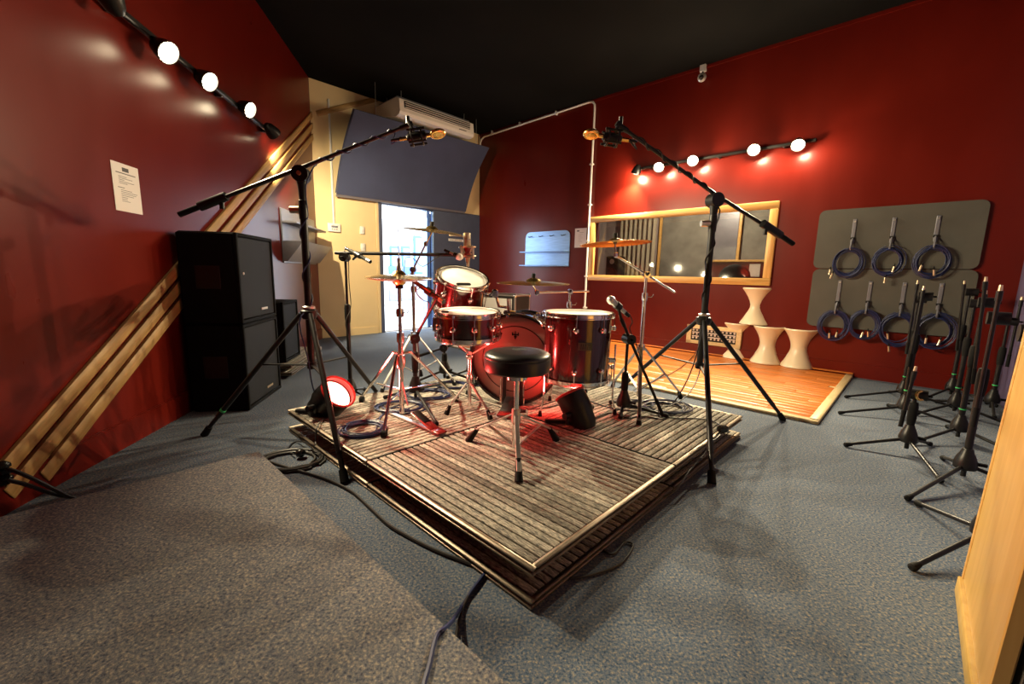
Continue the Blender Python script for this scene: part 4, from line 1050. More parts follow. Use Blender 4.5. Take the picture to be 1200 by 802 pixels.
def ball_mic(lab, c_head, ax, tip):          # round-head microphone in a shock mount; ax points from connector to head
    ax = ax.normalized(); c_b = c_head - ax * .12
    t = thing('overhead_microphone', lab, 'microphone', c_b)
    face = (V((0, -.25, -1))).normalized(); sideax = ax
    hd = part('head_ring', MB().torus(.036, .011, 28, 10, frame(c_head, face.cross(ax).cross(ax) if False else (face - ax * face.dot(ax)))), M['gold'], t)
    part('capsule', MB().lathe([(0, -.013), (.03, -.011), (.034, 0), (.03, .011), (0, .013)], 24, frame(c_head, face - ax * face.dot(ax))), M['gold'], t, label='orange-gold round capsule')
    part('neck', MB().cyl(c_head - ax * .045, c_head - ax * .075, .012, 12), M['gold'], t)
    part('body', MB().lathe([(.010, .055), (.021, .05), (.023, .03), (.023, -.045), (.018, -.055), (.012, -.06)], 16, frame(c_b, ax)), M['black'], t)
    part('connector', MB().cyl(c_b - ax * .058, c_b - ax * .10, .011, 12), M['gold'], t)
    part('plug', MB().cyl(c_b - ax * .098, c_b - ax * .15, .0105, 10, .007), M['black'], t)
    B = basis(ax)
    m = MB(); m.torus(.046, .006, 20, 6, frame(c_b + ax * .028, ax)); m.torus(.046, .006, 20, 6, frame(c_b - ax * .03, ax))
    for k in range(4):
        a = PI / 4 + k * PI / 2; d = B.col[0] * math.cos(a) + B.col[1] * math.sin(a)
        m.cyl(c_b + d * .046 + ax * .05, c_b + d * .046 - ax * .05, .007, 6)
        m.cyl(c_b + d * .046 + ax * .028, c_b + d * .022 + ax * .02, .004, 6)
    part('shock_mount', m, M['black'], t)
    part('mount_arm', MB().tube([c_b + (tip - c_b).normalized() * .046, c_b.lerp(tip, .55) + Z * .012, tip + Z * .03, tip], .011, 8), M['black'], t)
    return t
# right stand
G_R = V((1.285, 2.853, 0)); A = fl(834, 567); B_ = fl(917, 493); C_ = V((.774, 3.398, 0)) * .5 + fl(734, 453) * .5
pv = V((G_R.x, G_R.y, 1.545)); yR = G_R.y
tailR = at(922, 281, yR + .03); tipR = at(727, 148, 2.62)
boomR = (tipR - tailR)
overhead_stand('tall black overhead boom stand at the right corner of the riser', G_R, [V((A.x, A.y, 0)), V((B_.x, B_.y, 0)), V((C_.x, C_.y, 0))], .747, 1.38, 1.50, .415, V((G_R.x, G_R.y, 1.525)), tipR, tailR)
hR = at(693, 157.5, 2.58); sR = at(733, 164, 2.60)
ball_mic('gold round-head microphone in shock mount on the right overhead boom', hR, hR - sR, tipR)
# left stand
G_L = V((-1.234, 2.571, 0)); A = fl(404, 566); B_ = fl(240, 511); C_ = V((-.967, 3.17, 0))
tailL = at(222, 247, 2.50); tipL = at(478, 147, 2.66)
overhead_stand('tall black overhead boom stand at the left corner of the riser', G_L, [V((A.x, A.y, 0)), V((B_.x, B_.y, 0)), C_], .765, 1.375, 1.545, .425, V((G_L.x, G_L.y, 1.57)), tipL, tailL)
hL = at(513, 157, 2.62); sL = at(478, 162, 2.60)
ball_mic('gold round-head microphone in shock mount on the left overhead boom', hL, hL - sL, tipL)
for (nm, G_, pvz, tip, tail, mic, end, ph) in (('right', G_R, 1.56, tipR, tailR, at(737, 164, 2.6), V((1.33, 2.78, .42)), .5), ('left', G_L, 1.60, tipL, tailL, at(470, 160, 2.6), V((-1.19, 2.52, .40)), 1.4)):
    piv = V((G_.x, G_.y, pvz))
    d = (tip - piv)
    pts = [mic, mic - Z * .02 + (piv - tip).normalized() * .06, tip - d * .12 - Z * .02] + wound(piv + d * .84, piv + d * .10, 4.5, .016, ph)
    top = V((G_.x + .03, G_.y - .02, pvz - .10)); low = V((G_.x, G_.y, .80))
    pts += [top] + wound(V((G_.x, G_.y, pvz - .25)), low, 2.2, .024, ph)
    if nm == 'right': pts += [V((1.26, 2.78, .72)), V((1.22, 2.80, .45)), V((1.20, 2.9, .25)), V((1.12, 2.86, ZD + .012)), V((1.02, 2.80, ZD + .012))]
    else: pts += [V((-1.26, 2.50, .72)), V((-1.22, 2.50, .50)), V((-1.20, 2.50, .32)), V((-1.12, 2.47, ZD + .05)), V((-1.06, 2.44, ZD + .012))]
    cable('cable wound along the %s overhead boom and down its pole' % nm, pts, .0042, 'blue_cable' if nm == 'left' else 'black_cable', 'microphone_cable', 3)

# ------------------------------------------------------------------ small microphones and their stands
def stick_mic(name, lab, tail, tip, r=.011, m='black', head=None, head_r=None, cat='microphone', clip=None, hm=None):
    tail = V(tail); tip = V(tip); d = (tip - tail).normalized(); L = (tip - tail).length
    t = thing(name, lab, cat, tail)
    if head is None:
        part('body', MB().lathe([(0, 0), (r * .7, 0), (r, .012), (r, L * .72), (r * .96, L * .73), (r, L * .74), (r, L), (0, L)], 14, frame(tail, d)), M[m], t)
        part('grille', MB().lathe([(r * 1.03, L * .84), (r * 1.05, L * .86), (r * 1.05, L * .96), (r * 1.02, L)], 14, frame(tail, d)), M['steel'], t)
    else:
        hr = head_r
        part('body', MB().lathe([(0, 0), (r * .75, 0), (r, L * .5), (hr * .85, L - hr * 1.6), (hr, L - hr * 1.5), (0, L - hr * 1.4)], 14, frame(tail, d)), M[m], t)
        part('grille_head', MB().lathe([(hr, 0), (hr * 1.02, hr * .3), (hr * .9, hr), (hr * .5, hr * 1.4), (0, hr * 1.5)], 16, frame(tip - d * hr * 1.5, d)), M[hm or 'steel'], t)
    if clip is not None:
        part('clip', MB().cyl(tail.lerp(tip, .32), tail.lerp(tip, .55), r * 1.55, 12), M['black'], t)
        part('clip_stem', MB().cyl(tail.lerp(tip, .42), V(clip), .009, 8), M['black'], t)
    part('plug', MB().cyl(tail - d * .045, tail + d * .002, r * .85, 10), M['black_gloss'], t)
    return t
def cone_base_stand(lab, base, z0, z_top, legs, leg_r, boom=None, clutch=True, group=None, tape=False, name='microphone_stand', tip_m='connector', low_h=None, r_low=.016, boom_r=.0092, lean=V((0, 0, 0)), bz=.085):
    b = V((base.x, base.y, z0)); up = (Z + lean).normalized()
    ax_ = lambda z: b + up * (z - z0)
    t = thing(name, lab, 'microphone stand', b, group)
    zb = z0 + bz
    part('base', MB().lathe([(.012, .098), (.021, .095), (.026, .078), (.038, .05), (.047, .016), (.045, -.010), (.02, -.02), (0, -.02)], 18, frame(b + up * bz, up)), M['black'], t)
    part('post_end', MB().cyl(ax_(z0 + .03), ax_(zb), .011, 10), M['black'], t)
    part('base_knob', MB().cyl(ax_(zb + .02) + V((.03, -.02, 0)), ax_(zb + .02) + V((.065, -.045, 0)), .010, 8), M['rubber'], t)
    for a in legs:
        if isinstance(a, V): d = V((a.x - b.x, a.y - b.y, 0)); L = d.length; d.normalize()
        else: d = V((math.cos(a), math.sin(a), 0)); L = leg_r
        p0 = b + up * (bz + .0) + d * .034; p1 = b + d * L; p1.z = z0 + .017
        lg = part('leg', MB().cyl(p0, p1, .0095, 10), M['black'], t)
        dd = (p1 - p0).normalized()
        part('rubber_foot', MB().lathe([(0, -.03), (.010, -.028), (.014, -.005), (.0145, .01), (.009, .016), (0, .016)], 12, frame(p1 - Z * .0015, dd)), M['rubber'], lg)
    zm = low_h if low_h else z0 + (z_top - z0) * .62
    part('lower_tube', MB().cyl(ax_(zb), ax_(zm), r_low, 12), M['black'], t)
    part('tube_clutch', MB().lathe([(.010, -.075), (.0185, -.07), (.0225, -.03), (.0235, .04), (.020, .07), (.010, .075)], 14, frame(ax_(zm), up)), M['rubber'], t)
    part('upper_tube', MB().cyl(ax_(zm), ax_(z_top), .0095, 10), M['black'], t)
    if tape: part('tape_band', MB().cyl(ax_(zb + .13), ax_(zb + .138), r_low + .002, 12), M['green'], t, label='green tape band')
    if boom is not None:
        a, e, side = boom       # two ends of the boom and the axis of its clutch
        top = ax_(z_top)
        ct = part('boom_clutch', MB().cyl(top - side * .026, top + side * .052, .032, 16), M['black'], t)
        part('clutch_lever', MB().cbox((0, 0, 0), (.05, .014, .012), .004, frame(top + side * .055, up)), M['rubber'], ct)
        bm = part('boom_arm', MB().cyl(a, e, boom_r, 10), M['black'], t)
        d = (e - a).normalized()
        part('thread_tip', MB().cyl(a - d * .028, a + d * .002, .007, 10, .009), M[tip_m], bm)
        part('tip_collar', MB().cyl(a, a + d * .05, .0125, 10), M['black'], bm)
        part('boom_end', MB().cyl(e - d * .10, e, .011, 10), M['rubber'], bm)
    return t
# stand with long level boom, left behind the lamp
bs = V((-1.275, 3.28, 0)); zt = 1.115
tipA = at(534, 299, 3.22); tailA = at(393, 296.5, 3.28)
cone_base_stand('black microphone stand with level boom reaching across the open door', bs, 0, zt + .012, [bs + V((-.25, -.15, 0)), bs + V((.28, -.1, 0)), bs + V((0, .3, 0))], .3, (tipA, tailA, V((0, -1, 0))), boom_r=.013)
stick_mic('boom_microphone', 'pale round-end microphone at the tip of the level boom', at(527, 296, 3.22), at(542, 303, 3.2), .012, 'steel', 1, .026, hm='head', clip=tipA)
stick_mic('pencil_microphone', 'black pencil microphone clipped near the top of the left stand', at(409, 293, 3.2), at(434, 307, 3.05), .013, 'rubber', clip=at(414, 304, 3.25))
cable('thin red-lit cable looping down the level-boom stand', [at(409, 292, 3.21), at(405, 290, 3.22), at(404, 296, 3.2), at(408, 302, 3.2), at(409, 330, 3.23), at(411, 360, 3.24), at(405, 378, 3.2), at(409, 400, 3.24), at(412, 440, 3.25), V((-1.2, 3.2, .03)), V((-1.05, 3.15, .02))], .0032, 'black_cable', 'microphone_cable')
cable('thin cable hanging from the level boom beside crash cymbal', [at(524, 296, 3.22), at(512, 302, 3.2), at(502, 309, 3.2), at(494, 312, 3.22), at(484, 303, 3.24), at(476, 302, 3.25), at(474, 312, 3.25), at(473, 330, 3.26)], .0032, 'black_cable', 'microphone_cable')
# snare microphone on its short boom
sb = V((-.645, 2.83, ZD)); clz = .60
pz = at(486, 396, sb.y)
tipS = at(512, 350, 2.66); tailS = at(483, 402, 2.85)
cone_base_stand('short black boom stand between hi-hat and snare', V((pz.x, sb.y, 0)), ZD, pz.z, [fl(511, 499, ZD), fl(452, 468, ZD), fl(520, 452, ZD)], .26, (tipS, tailS, V((.3, -.95, 0)).normalized()))
stick_mic('snare_microphone', 'red-lit pencil microphone angled down at the snare rim', at(491, 334, 2.65), at(520, 354, 2.52), .015, 'black', clip=tipS)
cable('small cable loop behind the snare microphone', [at(491, 334, 2.66), at(488, 336, 2.68), at(489, 345, 2.7), at(496, 352, 2.7), at(503, 356, 2.68), at(499, 372, 2.75), at(490, 396, 2.81), at(492, 430, 2.83), at(490, 462, 2.81), V((-.572, 2.766, ZD + .01))], .0035, 'black_cable', 'microphone_cable')
# low stand behind the kit
bb = fl(521, 447, ZD); pzz = at(519, 407, bb.y)
cone_base_stand('low black boom stand on the riser behind the snare', V((bb.x, bb.y, 0)), ZD, pzz.z, [bb + V((.28, -.05, 0)), bb + V((-.22, -.12, 0)), bb + V((-.02, .13, 0))], .25, (at(546, 399, bb.y + .05), at(489, 418, bb.y - .1), V((0, -1, 0))), low_h=ZD + .16)
# floor-tom microphone
bf = fl(730, 484, ZD); cz = at(735, 397, bf.y)
tipF = at(728, 374, bf.y - .02); tailF = at(776, 485, bf.y - .12); tailF.z = max(tailF.z, ZD + .03)
cone_base_stand('short black boom stand to the right of the floor tom', V((bf.x, bf.y, 0)), ZD, cz.z, [fl(780, 490, ZD), fl(727, 491, ZD), fl(716, 474, ZD)], .22, (tipF, tailF, V((.2, -.97, 0)).normalized()), low_h=ZD + .20, bz=.06)
stick_mic('floor_tom_microphone', 'stubby pale-headed microphone aimed at the floor tom', at(732, 366, bf.y), at(713, 349, bf.y - .08), .016, 'steel', 1, .026, clip=tipF)
cable('cable falling from the floor tom microphone along its boom', [at(733, 366, bf.y), at(738, 370, bf.y), at(741, 378, bf.y), at(738, 386, bf.y), at(746, 405, bf.y), at(757, 440, bf.y), at(770, 470, bf.y - .06), fl(772, 489, ZD + .006)], .0035, 'black_cable', 'microphone_cable')
# champagne tube microphone behind the tom
mcx = at(548, 291, 3.25)
mb_ = at(548, 302, 3.38); mt = at(547, 273, 3.38)
t = thing('large_microphone', 'upright champagne and red microphone in a spider mount before the navy door', 'microphone', mb_)
axm = (mt - mb_).normalized(); Lm = (mt - mb_).length
part('grille_tube', MB().lathe([(.027, Lm * .45), (.028, Lm * .46), (.028, Lm * .98), (.022, Lm), (0, Lm)], 18, frame(mb_, axm)), M['silver_mic'], t)
part('centre_band', MB().cyl(mb_ + axm * Lm * .71, mb_ + axm * Lm * .735, .030, 18), M['chrome'], t)
part('red_body', MB().lathe([(0, 0), (.024, 0), (.025, .01), (.025, Lm * .45), (0, Lm * .45)], 18, frame(mb_, axm)), M['red_enamel'], t)
m = MB()
for z in (.05, .42):
    m.torus(.062, .006, 20, 6, frame(mb_ + axm * Lm * z, axm))
for k in range(4):
    a = PI / 4 + k * PI / 2; d = V((math.cos(a), math.sin(a), 0))
    m.cyl(mb_ + d * .062 - axm * .01, mb_ + d * .062 + axm * Lm * .48, .006, 6); m.cyl(mb_ + d * .062 + axm * Lm * .42, mb_ + d * .027 + axm * Lm * .2, .003, 6); m.cyl(mb_ + d * .062 + axm * Lm * .05, mb_ + d * .027 + axm * Lm * .2, .003, 6)
part('spider_mount', m, M['silver_mic'], t)
part('connector', MB().lathe([(.012, -.07), (.014, -.04), (.020, -.005), (.022, .0)], 12, frame(mb_, axm)), M['silver_mic'], t)
mbx = V((mb_.x + .03, mb_.y + .08, 0))
cone_base_stand('black stand hidden behind the rack tom carrying the upright microphone', V((mbx.x, mbx.y, 0)), ZD, mb_.z - .15, [mbx + V((-.2, .02, 0)), mbx + V((.2, .1, 0)), mbx + V((.04, -.22, 0))], .2, (mb_ - axm * .07, mbx + Z * (mb_.z - .20) + V((.02, .02, 0)), V((0, -1, 0))))

# ------------------------------------------------------------------ two red floor lamps
def par_can(lab, c_mouth, d, on, floor_p, Rm=.098, L=.22, power=60):
    d = d.normalized()
    t = thing('floor_lamp', lab, 'stage lamp', V((floor_p.x, floor_p.y, ZD)))
    F_ = frame(c_mouth, d)
    part('can', MB().lathe([(Rm - .004, 0), (Rm, 0), (Rm, -L * .55), (Rm * .86, -L * .72), (Rm * .8, -L * .95), (Rm * .6, -L * 1.1), (0, -L * 1.12)], 28, F_), M['black'], t)
    part('front_rim', MB().torus(Rm, .008, 28, 8, F_), M['lamplit_rim'] if on else M['black'], t)
    inner = part('lens', MB().lathe([(0, -.030 if Rm > .1 else -.06), (Rm * .5, -.033 if Rm > .1 else -.063), (Rm * .93, -.045 if Rm > .1 else -.07)], 28, F_), M['red_bulb'], t)
    side = d.cross(Z).normalized(); cb = c_mouth - d * L * .55
    yk = MB()
    yk.tube([cb + side * (Rm + .015), V((cb.x, cb.y, 0)) + side * (Rm + .015) + Z * (ZD + .03), V((cb.x, cb.y, 0)) + side * .05 + Z * (ZD + .012), V((cb.x, cb.y, 0)) - side * .05 + Z * (ZD + .012), V((cb.x, cb.y, 0)) - side * (Rm + .015) + Z * (ZD + .03), cb - side * (Rm + .015)], .012, 8)
    part('yoke', yk, M['black'], t)
    for s in (-1, 1): part('yoke_knob', MB().cyl(cb + side * s * Rm, cb + side * s * (Rm + .045), .018, 12), M['black'], t)
    f2 = V((-d.x, -d.y, 0)).normalized()
    part('rear_strut', MB().beam(V((cb.x, cb.y, ZD + .015)) + side * .0, V((cb.x, cb.y, ZD + .022)) + (-RGT) * .2, .03, .022), M['black'], t)
    L_ = bpy.data.lights.new('red_lamp', 'SPOT'); L_.energy = power; L_.color = (1, .035, .03); L_.spot_size = math.radians(128); L_.spot_blend = .8; L_.shadow_soft_size = .07
    o = bpy.data.objects.new('red_lamp', L_); COL.objects.link(o); o.matrix_world = frame(c_mouth - d * .02, -d)
    return t
mA = at(397, 459, 2.50)
par_can('black floor lamp glowing red at the left edge of the riser', mA, V((.60, -.26, .56)), True, mA, Rm=.106, L=.23, power=190)
mB = at(668, 462, 2.50)
par_can('black floor lamp tilted up beneath the floor tom', mB, V((-.42, .42, .80)), True, mB, Rm=.091, L=.21, power=85)

# ------------------------------------------------------------------ speaker stack against the left wall
def cabinet(name, lab, s0, s1, z0, z1, o0, o1, logo=True, holes=()):
    t = thing(name, lab, 'speaker', LW((s0 + s1) / 2, z0, (o0 + o1) / 2))
    part('cabinet', lbox(s0, s1, z0 + .004, z1, o0, o1 - .02, .012), M['cab'], t)
    part('grille', lbox(s0 + .025, s1 - .025, z0 + .03, z1 - .025, o1 - .03, o1 - .008, .008), M['grille'], t)
    fr = MB()
    for (a, b, c, d) in ((s0, s1, z1 - .025, z1), (s0, s1, z0 + .004, z0 + .03), (s0, s0 + .025, z0 + .004, z1), (s1 - .025, s1, z0 + .004, z1)):
        q = lbox(a, b, c, d, o1 - .022, o1, .004); fr.add(q.v, q.f)
    part('front_frame', fr, M['cab'], t)
    if logo:
        lg = lbox(s0 + (s1 - s0) * .56, s0 + (s1 - s0) * .74, z0 + .075, z0 + .093, o1 - .008, o1 - .004, .002)
        part('logo_plate', lg, M['connector'], t)
    if logo == 2: part('indicator', MB().lathe([(0, .004), (.008, .003), (.010, 0)], 10, frame(LW(s0 + .09, z1 - .28, o1 - .008), LN)), M['connector'], t)
    hn = part('side_handle', lbox(s0 - .001, s0 + .01, (z0 + z1) / 2 - .07, (z0 + z1) / 2 + .09, (o0 + o1) / 2 - .09, (o0 + o1) / 2 + .07, .003), M['black'], t)
    for s in (s0 + .04, s1 - .04):
        for o in (o0 + .04, o1 - .06): part('rubber_foot', MB().cyl(LW(s, z0, o), LW(s, z0 + .012, o), .018, 8), M['rubber'], t)
    return t
cS0, cO0 = 1.175, .03
pF = fl(293, 482); rF = pF - LA; sF = rF.dot(LD); oF = rF.dot(LN)
s1_ = sF + .63
cabinet('loudspeaker', 'large black loudspeaker cabinet, bottom of the stack by the left wall', sF, s1_, 0, .635, .04, oF)
cabinet('loudspeaker', 'large black loudspeaker cabinet, top of the stack by the left wall', sF, s1_, .635, 1.272, .04, oF, logo=2)
# third cabinet on two spare decks
p0 = fl(345, 443); r0 = p0 - LA
sd0, od = r0.dot(LD) - .05, r0.dot(LN)
for i, lab in ((0, 'spare stage deck on the floor behind the loudspeaker stack, lower one'), (1, 'spare stage deck under the smaller loudspeaker, upper one')):
    m = axes(LW(sd0, .062 + .07 * i, .03), LD, -LN, Z)
    m = axes(LW(sd0, .062 + .07 * i, od - .0), LD, -LN, Z) if LD.cross(-LN).z > 0 else axes(LW(sd0 + DK, .062 + .07 * i, od), -LD, -LN, Z)
    deck(m, lab, wide=od - .06, nstr=max(6, int((od - .06 - .044) / ((DK - .044) / NSTR))), foot=.062 - DTH if i == 0 else .018)
def lrel(p): r = p - LA; return r.dot(LD), r.dot(LN)
tz = .135
cS = sd0 + .1
zt3 = lpx(338, 352, od - .12)[1]
cabinet('loudspeaker', 'smaller dark loudspeaker standing on decks behind the big stack', cS, cS + .42, tz, max(.7, min(zt3, .95)), .06, od - .08, logo=False)

# flight case by the red wall behind the drums
yc = 5.3
a = at(604, 346, yc); b = at(631, 347, yc); c = at(577, 345, yc + .25)
zc = a.z; 
fx = (b - a); fx.z = 0; w1 = fx.length; fx.normalize()
lx = (c - a); lx.z = 0; w2 = max(.5, lx.length); lx = V((-fx.y, fx.x, 0)); lx = (lx * .55 - fx * .83).normalized()
fx = V((lx.y, -lx.x, 0)) * 1.0
if fx.dot(b - a) < 0: fx = -fx
w1 = .36
t = thing('flight_case', 'black flight case with aluminium edges by the red wall behind the drums', 'flight case', V((a.x, a.y, 0)))
def casebox(f0, f1, l0, l1, z0, z1, ch=.004):
    cc = V((a.x, a.y, 0)) + fx * (f0 + f1) / 2 + lx * (l0 + l1) / 2 + Z * (z0 + z1) / 2
    X, Y = fx, lx
    if X.cross(Y).z < 0: return MB().cbox((0, 0, 0), (abs(l1 - l0), abs(f1 - f0), z1 - z0), ch, axes(cc, Y, X, Z))
    return MB().cbox((0, 0, 0), (abs(f1 - f0), abs(l1 - l0), z1 - z0), ch, axes(cc, X, Y, Z))
wl = .55
part('body', casebox(.006, w1 - .006, .006, wl - .006, .08, zc - .006), M['case'], t)
part('side_sheet', casebox(-.002, .004, .05, wl - .05, .12, zc - .05), M['white'], t, label='white side standing in for the reflected doorway')  # white colour stands in for the doorway reflected in this side
e = .022
for (f0, f1, l0, l1, z0, z1) in ((0, e, 0, e, .08, zc), (w1 - e, w1, 0, e, .08, zc), (0, e, wl - e, wl, .08, zc), (w1 - e, w1, wl - e, wl, .08, zc), (0, w1, 0, e, zc - e, zc), (0, w1, wl - e, wl, zc - e, zc), (0, e, 0, wl, zc - e, zc), (w1 - e, w1, 0, wl, zc - e, zc), (0, w1, 0, e, .08, .08 + e), (0, e, 0, wl, .08, .08 + e)):
    part('edge_profile', casebox(f0, f1, l0, l1, z0, z1), M['alu_edge'], t)
for f in (0, w1):
    for l in (0, wl): part('ball_corner', MB().ball(V((a.x, a.y, zc - .012)) + fx * (f + (.012 if f == 0 else -.012)) + lx * (l + (.012 if l == 0 else -.012)), .022), M['chrome'], t)
for f in (.05, w1 - .05):
    for l in (.06, wl - .06): part('castor', MB().cyl(V((a.x, a.y, .04)) + fx * (f - .015) + lx * l, V((a.x, a.y, .04)) + fx * (f + .015) + lx * l, .04, 12), M['rubber'], t)

# ------------------------------------------------------------------ hourglass stools
def stool(lab, p, z0):
    t = thing('hourglass_stool', lab, 'stool', V((p.x, p.y, z0)))
    k = .45 / .45
    part('lower_cone', MB().lathe([(.158, 0), (.170, .004), (.171, .012), (.160, .035), (.140, .07), (.118, .12), (.098, .165), (.088, .20), (.085, .225)], 32), M['white_gloss'], t, world=False)
    part('upper_cone', MB().lathe([(.085, .225), (.086, .25), (.094, .29), (.110, .335), (.136, .385), (.162, .422), (.172, .436), (.170, .446), (.163, .450), (.156, .444), (.146, .438), (0, .438)], 32), M['white_gloss'], t, world=False)
    part('joint_ring', MB().torus(.0855, .003, 32, 6, Matrix.Translation((0, 0, .225))), M['white_gloss'], t, world=False)
    return t
ZW = .021
s_r = fl(933.5, 430, ZW); s_m = fl(897, 425, ZW); s_l = fl(862, 419, ZW)
stool('white hourglass stool standing alone at the right of the group', s_r, ZW)
stool('white hourglass stool on the floor, middle of the group', s_m, ZW)
stool('white hourglass stool on the floor beside the patch bay', s_l, ZW)
stp = (s_m + s_l) / 2
stool('white hourglass stool stacked on top of two others', stp + V((.01, .01, 0)), ZW + .4515)

# ------------------------------------------------------------------ cable boards with hanging coils
def board(lab, u0, u1, z0, z1):
    R_ = .06; t = thing('cable_board', lab, 'board', RW((u0 + u1) / 2, z0, 0)); poly = []
    for (cx, cy, a0) in ((u1 - R_, z1 - R_, 0), (u0 + R_, z1 - R_, PI / 2), (u0 + R_, z0 + R_, PI), (u1 - R_, z0 + R_, 3 * PI / 2)):
        poly += [(cx + R_ * math.cos(a0 + PI / 2 * i / 6), cy + R_ * math.sin(a0 + PI / 2 * i / 6)) for i in range(7)]
    part('felt_face', MB().prism(poly, .032, axes(RA + RN * .035, RD, Z, RD.cross(Z))), M['grey_felt'], t)
    return t
board('grey felt cable board on the right red wall, upper one with three coils', -.765, .492, 1.160, 1.778)
board('grey felt cable board on the right red wall, lower one with four coils', -.775, .484, .523, 1.152)
hang = [((1002.5, 257), (996, 288), (993.75, 305), 'left'), ((1049, 255), (1042.5, 287), (1040.5, 303.7), 'middle'), ((1101, 252.5), (1097, 286), (1093, 303.7), 'right')]
hang2 = [((985, 328), (977, 362), (976.5, 378.7), 'far left'), ((1021, 329.5), (1015.5, 362), (1013, 378), 'second from left'), ((1061, 331), (1055, 365), (1053, 383.7), 'third from left'), ((1104.5, 332), (1100, 366), (1097.5, 385.5), 'far right')]
ci = 0
for row, hh in (('upper', hang), ('lower', hang2)):
    for (tp, bt, cc, nm) in hh:
        u, zt_ = rpx(*tp, .04); zb_ = rpx(*bt, .04)[1]
        t = thing('cable_strap', 'grey hanging strap on the %s cable board, %s' % (row, nm), 'strap', RW(u, zt_, .036))
        part('strap', rbox(u - .016, u + .016, zb_ + .02, zt_, .036, .046, .004), M['shelf_grey'], t)
        part('screw', MB().cyl(RW(u, zt_ - .025, .045), RW(u, zt_ - .025, .052), .010, 10), M['steel'], t)
        part('loop', MB().tube([RW(u, zb_ + .07, .046), RW(u, zb_ + .02, .06), RW(u, zb_ - .03, .085), RW(u, zb_ - .045, .11), RW(u, zb_ - .02, .125), RW(u, zb_ + .03, .10), RW(u, zb_ + .07, .05)], .008, 6), M['shelf_grey'], t)
        part('buckle', rbox(u - .02, u + .02, zb_ + .06, zb_ + .085, .044, .056, .003), M['black'], t)
        uc, zc_ = rpx(cc[0], cc[1], .09)
        uc = (uc + u) / 2; Rv = zb_ - .03 - zc_ + .02
        Rv = max(.12, min(.17, Rv)); zc_ = zb_ - .035 - Rv
        Mx = axes(RW(uc, zc_, .075), RD, Z, RD.cross(Z))
        pts = coil_pts(V((0, 0, 0)), Rv * .86, 11.0 + (ci % 3) * .7, .17, 1.18, -.007, PI / 2, 11 + ci, Mx)
        t = thing('cable_coil', 'blue cable coil hanging on the %s board, %s' % (row, nm), 'cable', RW(uc, zc_, .09))
        part('cable', MB().tube(pts, .0042, 6), M['blue_cable'], t)
        rnd = random.Random(ci)
        for e in range(2):
            an = -PI / 2 + rnd.uniform(-1.2, 1.2); rr = Rv * rnd.choice([.55, 1.1])
            p = Mx @ V((rr * math.cos(an), rr * 1.1 * math.sin(an), -.05)); q = p + V((rnd.uniform(-.02, .02), 0, -.055))
            part('connector', MB().cyl(p, q, .0095, 10), M['connector'], t)
            part('connector_boot', MB().cyl(p, p + (p - q).normalized() * .03, .007, 8, .0045), M['rubber'], t)
        ci += 1

# ------------------------------------------------------------------ rows of parked microphone stands on the right
side0 = V((.75, -.66, 0))
def parked(lab, base, z_cl, tip_px, end_px, legs, tape=True, leg_r=.34, dy=0.03, low=None):
    b = fl(*base)
    a = at(*tip_px, b.y - dy); e = at(*end_px, b.y - dy)
    cone_base_stand(lab, b, 0, z_cl, legs(b), leg_r, (a, e, side0), tape=tape, low_h=low)
F3 = lambda *px: (lambda b: [fl(*p) for p in px])
def ang(*a): return lambda b: [math.radians(x) for x in a]
parked('black boom stand parked before lower cable board, left row far end', (1056, 470), .89, (1075, 333), (1062, 415), lambda b: [fl(992, 467), b + V((.24, -.22, 0)), b + V((.14, .30, 0)) * .8])
parked('black boom stand parked second in left row, bent upright', (1057, 490), .93, (1082, 340), (1065, 430), lambda b: [fl(985, 486), b + V((.24, -.22, 0)), b + V((.14, .28, 0))])
b3 = fl(1061, 531)
parked('low black boom stand nearest in left row with copper clamp', (1061, 531), .37, (1072, 435), (1055, 500), lambda b: [fl(992, 524), fl(1101, 566), b + V((.26, .12, 0))], leg_r=.3, low=.25)
part('copper_clamp', MB().torus(.024, .008, 16, 6, frame(V((b3.x, b3.y - .03, .37)), V((0, -1, .2)))), M['gold'], [o for o in COL.objects if o.name.startswith('microphone_stand') and not o.parent][-1], label='copper coloured clamp ring')
parked('slim black boom stand parked at the far end of second row', (1113, 466), .955, (1130, 333), (1121, 411), lambda b: [b + V((-.32, -.10, 0)), b + V((.10, -.28, 0)), b + V((.20, .18, 0))])
parked('black boom stand second from the wall in second row', (1117, 486), .88, (1155, 345), (1139, 420), lambda b: [b + V((-.34, -.05, 0)), b + V((.12, -.30, 0)), b + V((.2, .2, 0))])
parked('black boom stand in the middle of second row with boom folded down', (1121, 517), .915, (1155, 330), (1140, 450), lambda b: [b + V((-.36, -.08, 0)), b + V((.10, -.30, 0)), b + V((.18, .24, 0))])
parked('black boom stand at front of second row, thick clutch', (1127, 564), .864, (1172, 341), (1140, 500), lambda b: [fl(1064, 587), b + V((.22, -.16, 0)), b + V((.16, .26, 0))], tape=False)
parked('black boom stand parked against the purple wall', (1160, 482), .74, (1197, 352), (1180, 430), lambda b: [b + V((-.24, .2, 0)), b + V((.18, .19, 0)), b + V((-.19, -.2, 0))])
bn = fl(1151, 648)
cone_base_stand('nearest black boom stand, mostly hidden by the timber panel', bn, 0, .86, [fl(1070, 669), fl(1076, 594), bn + V((.20, -.2, 0))], .34, (bn + V((.04, -.03, .97)), bn + V((.10, .0, .45)), side0))

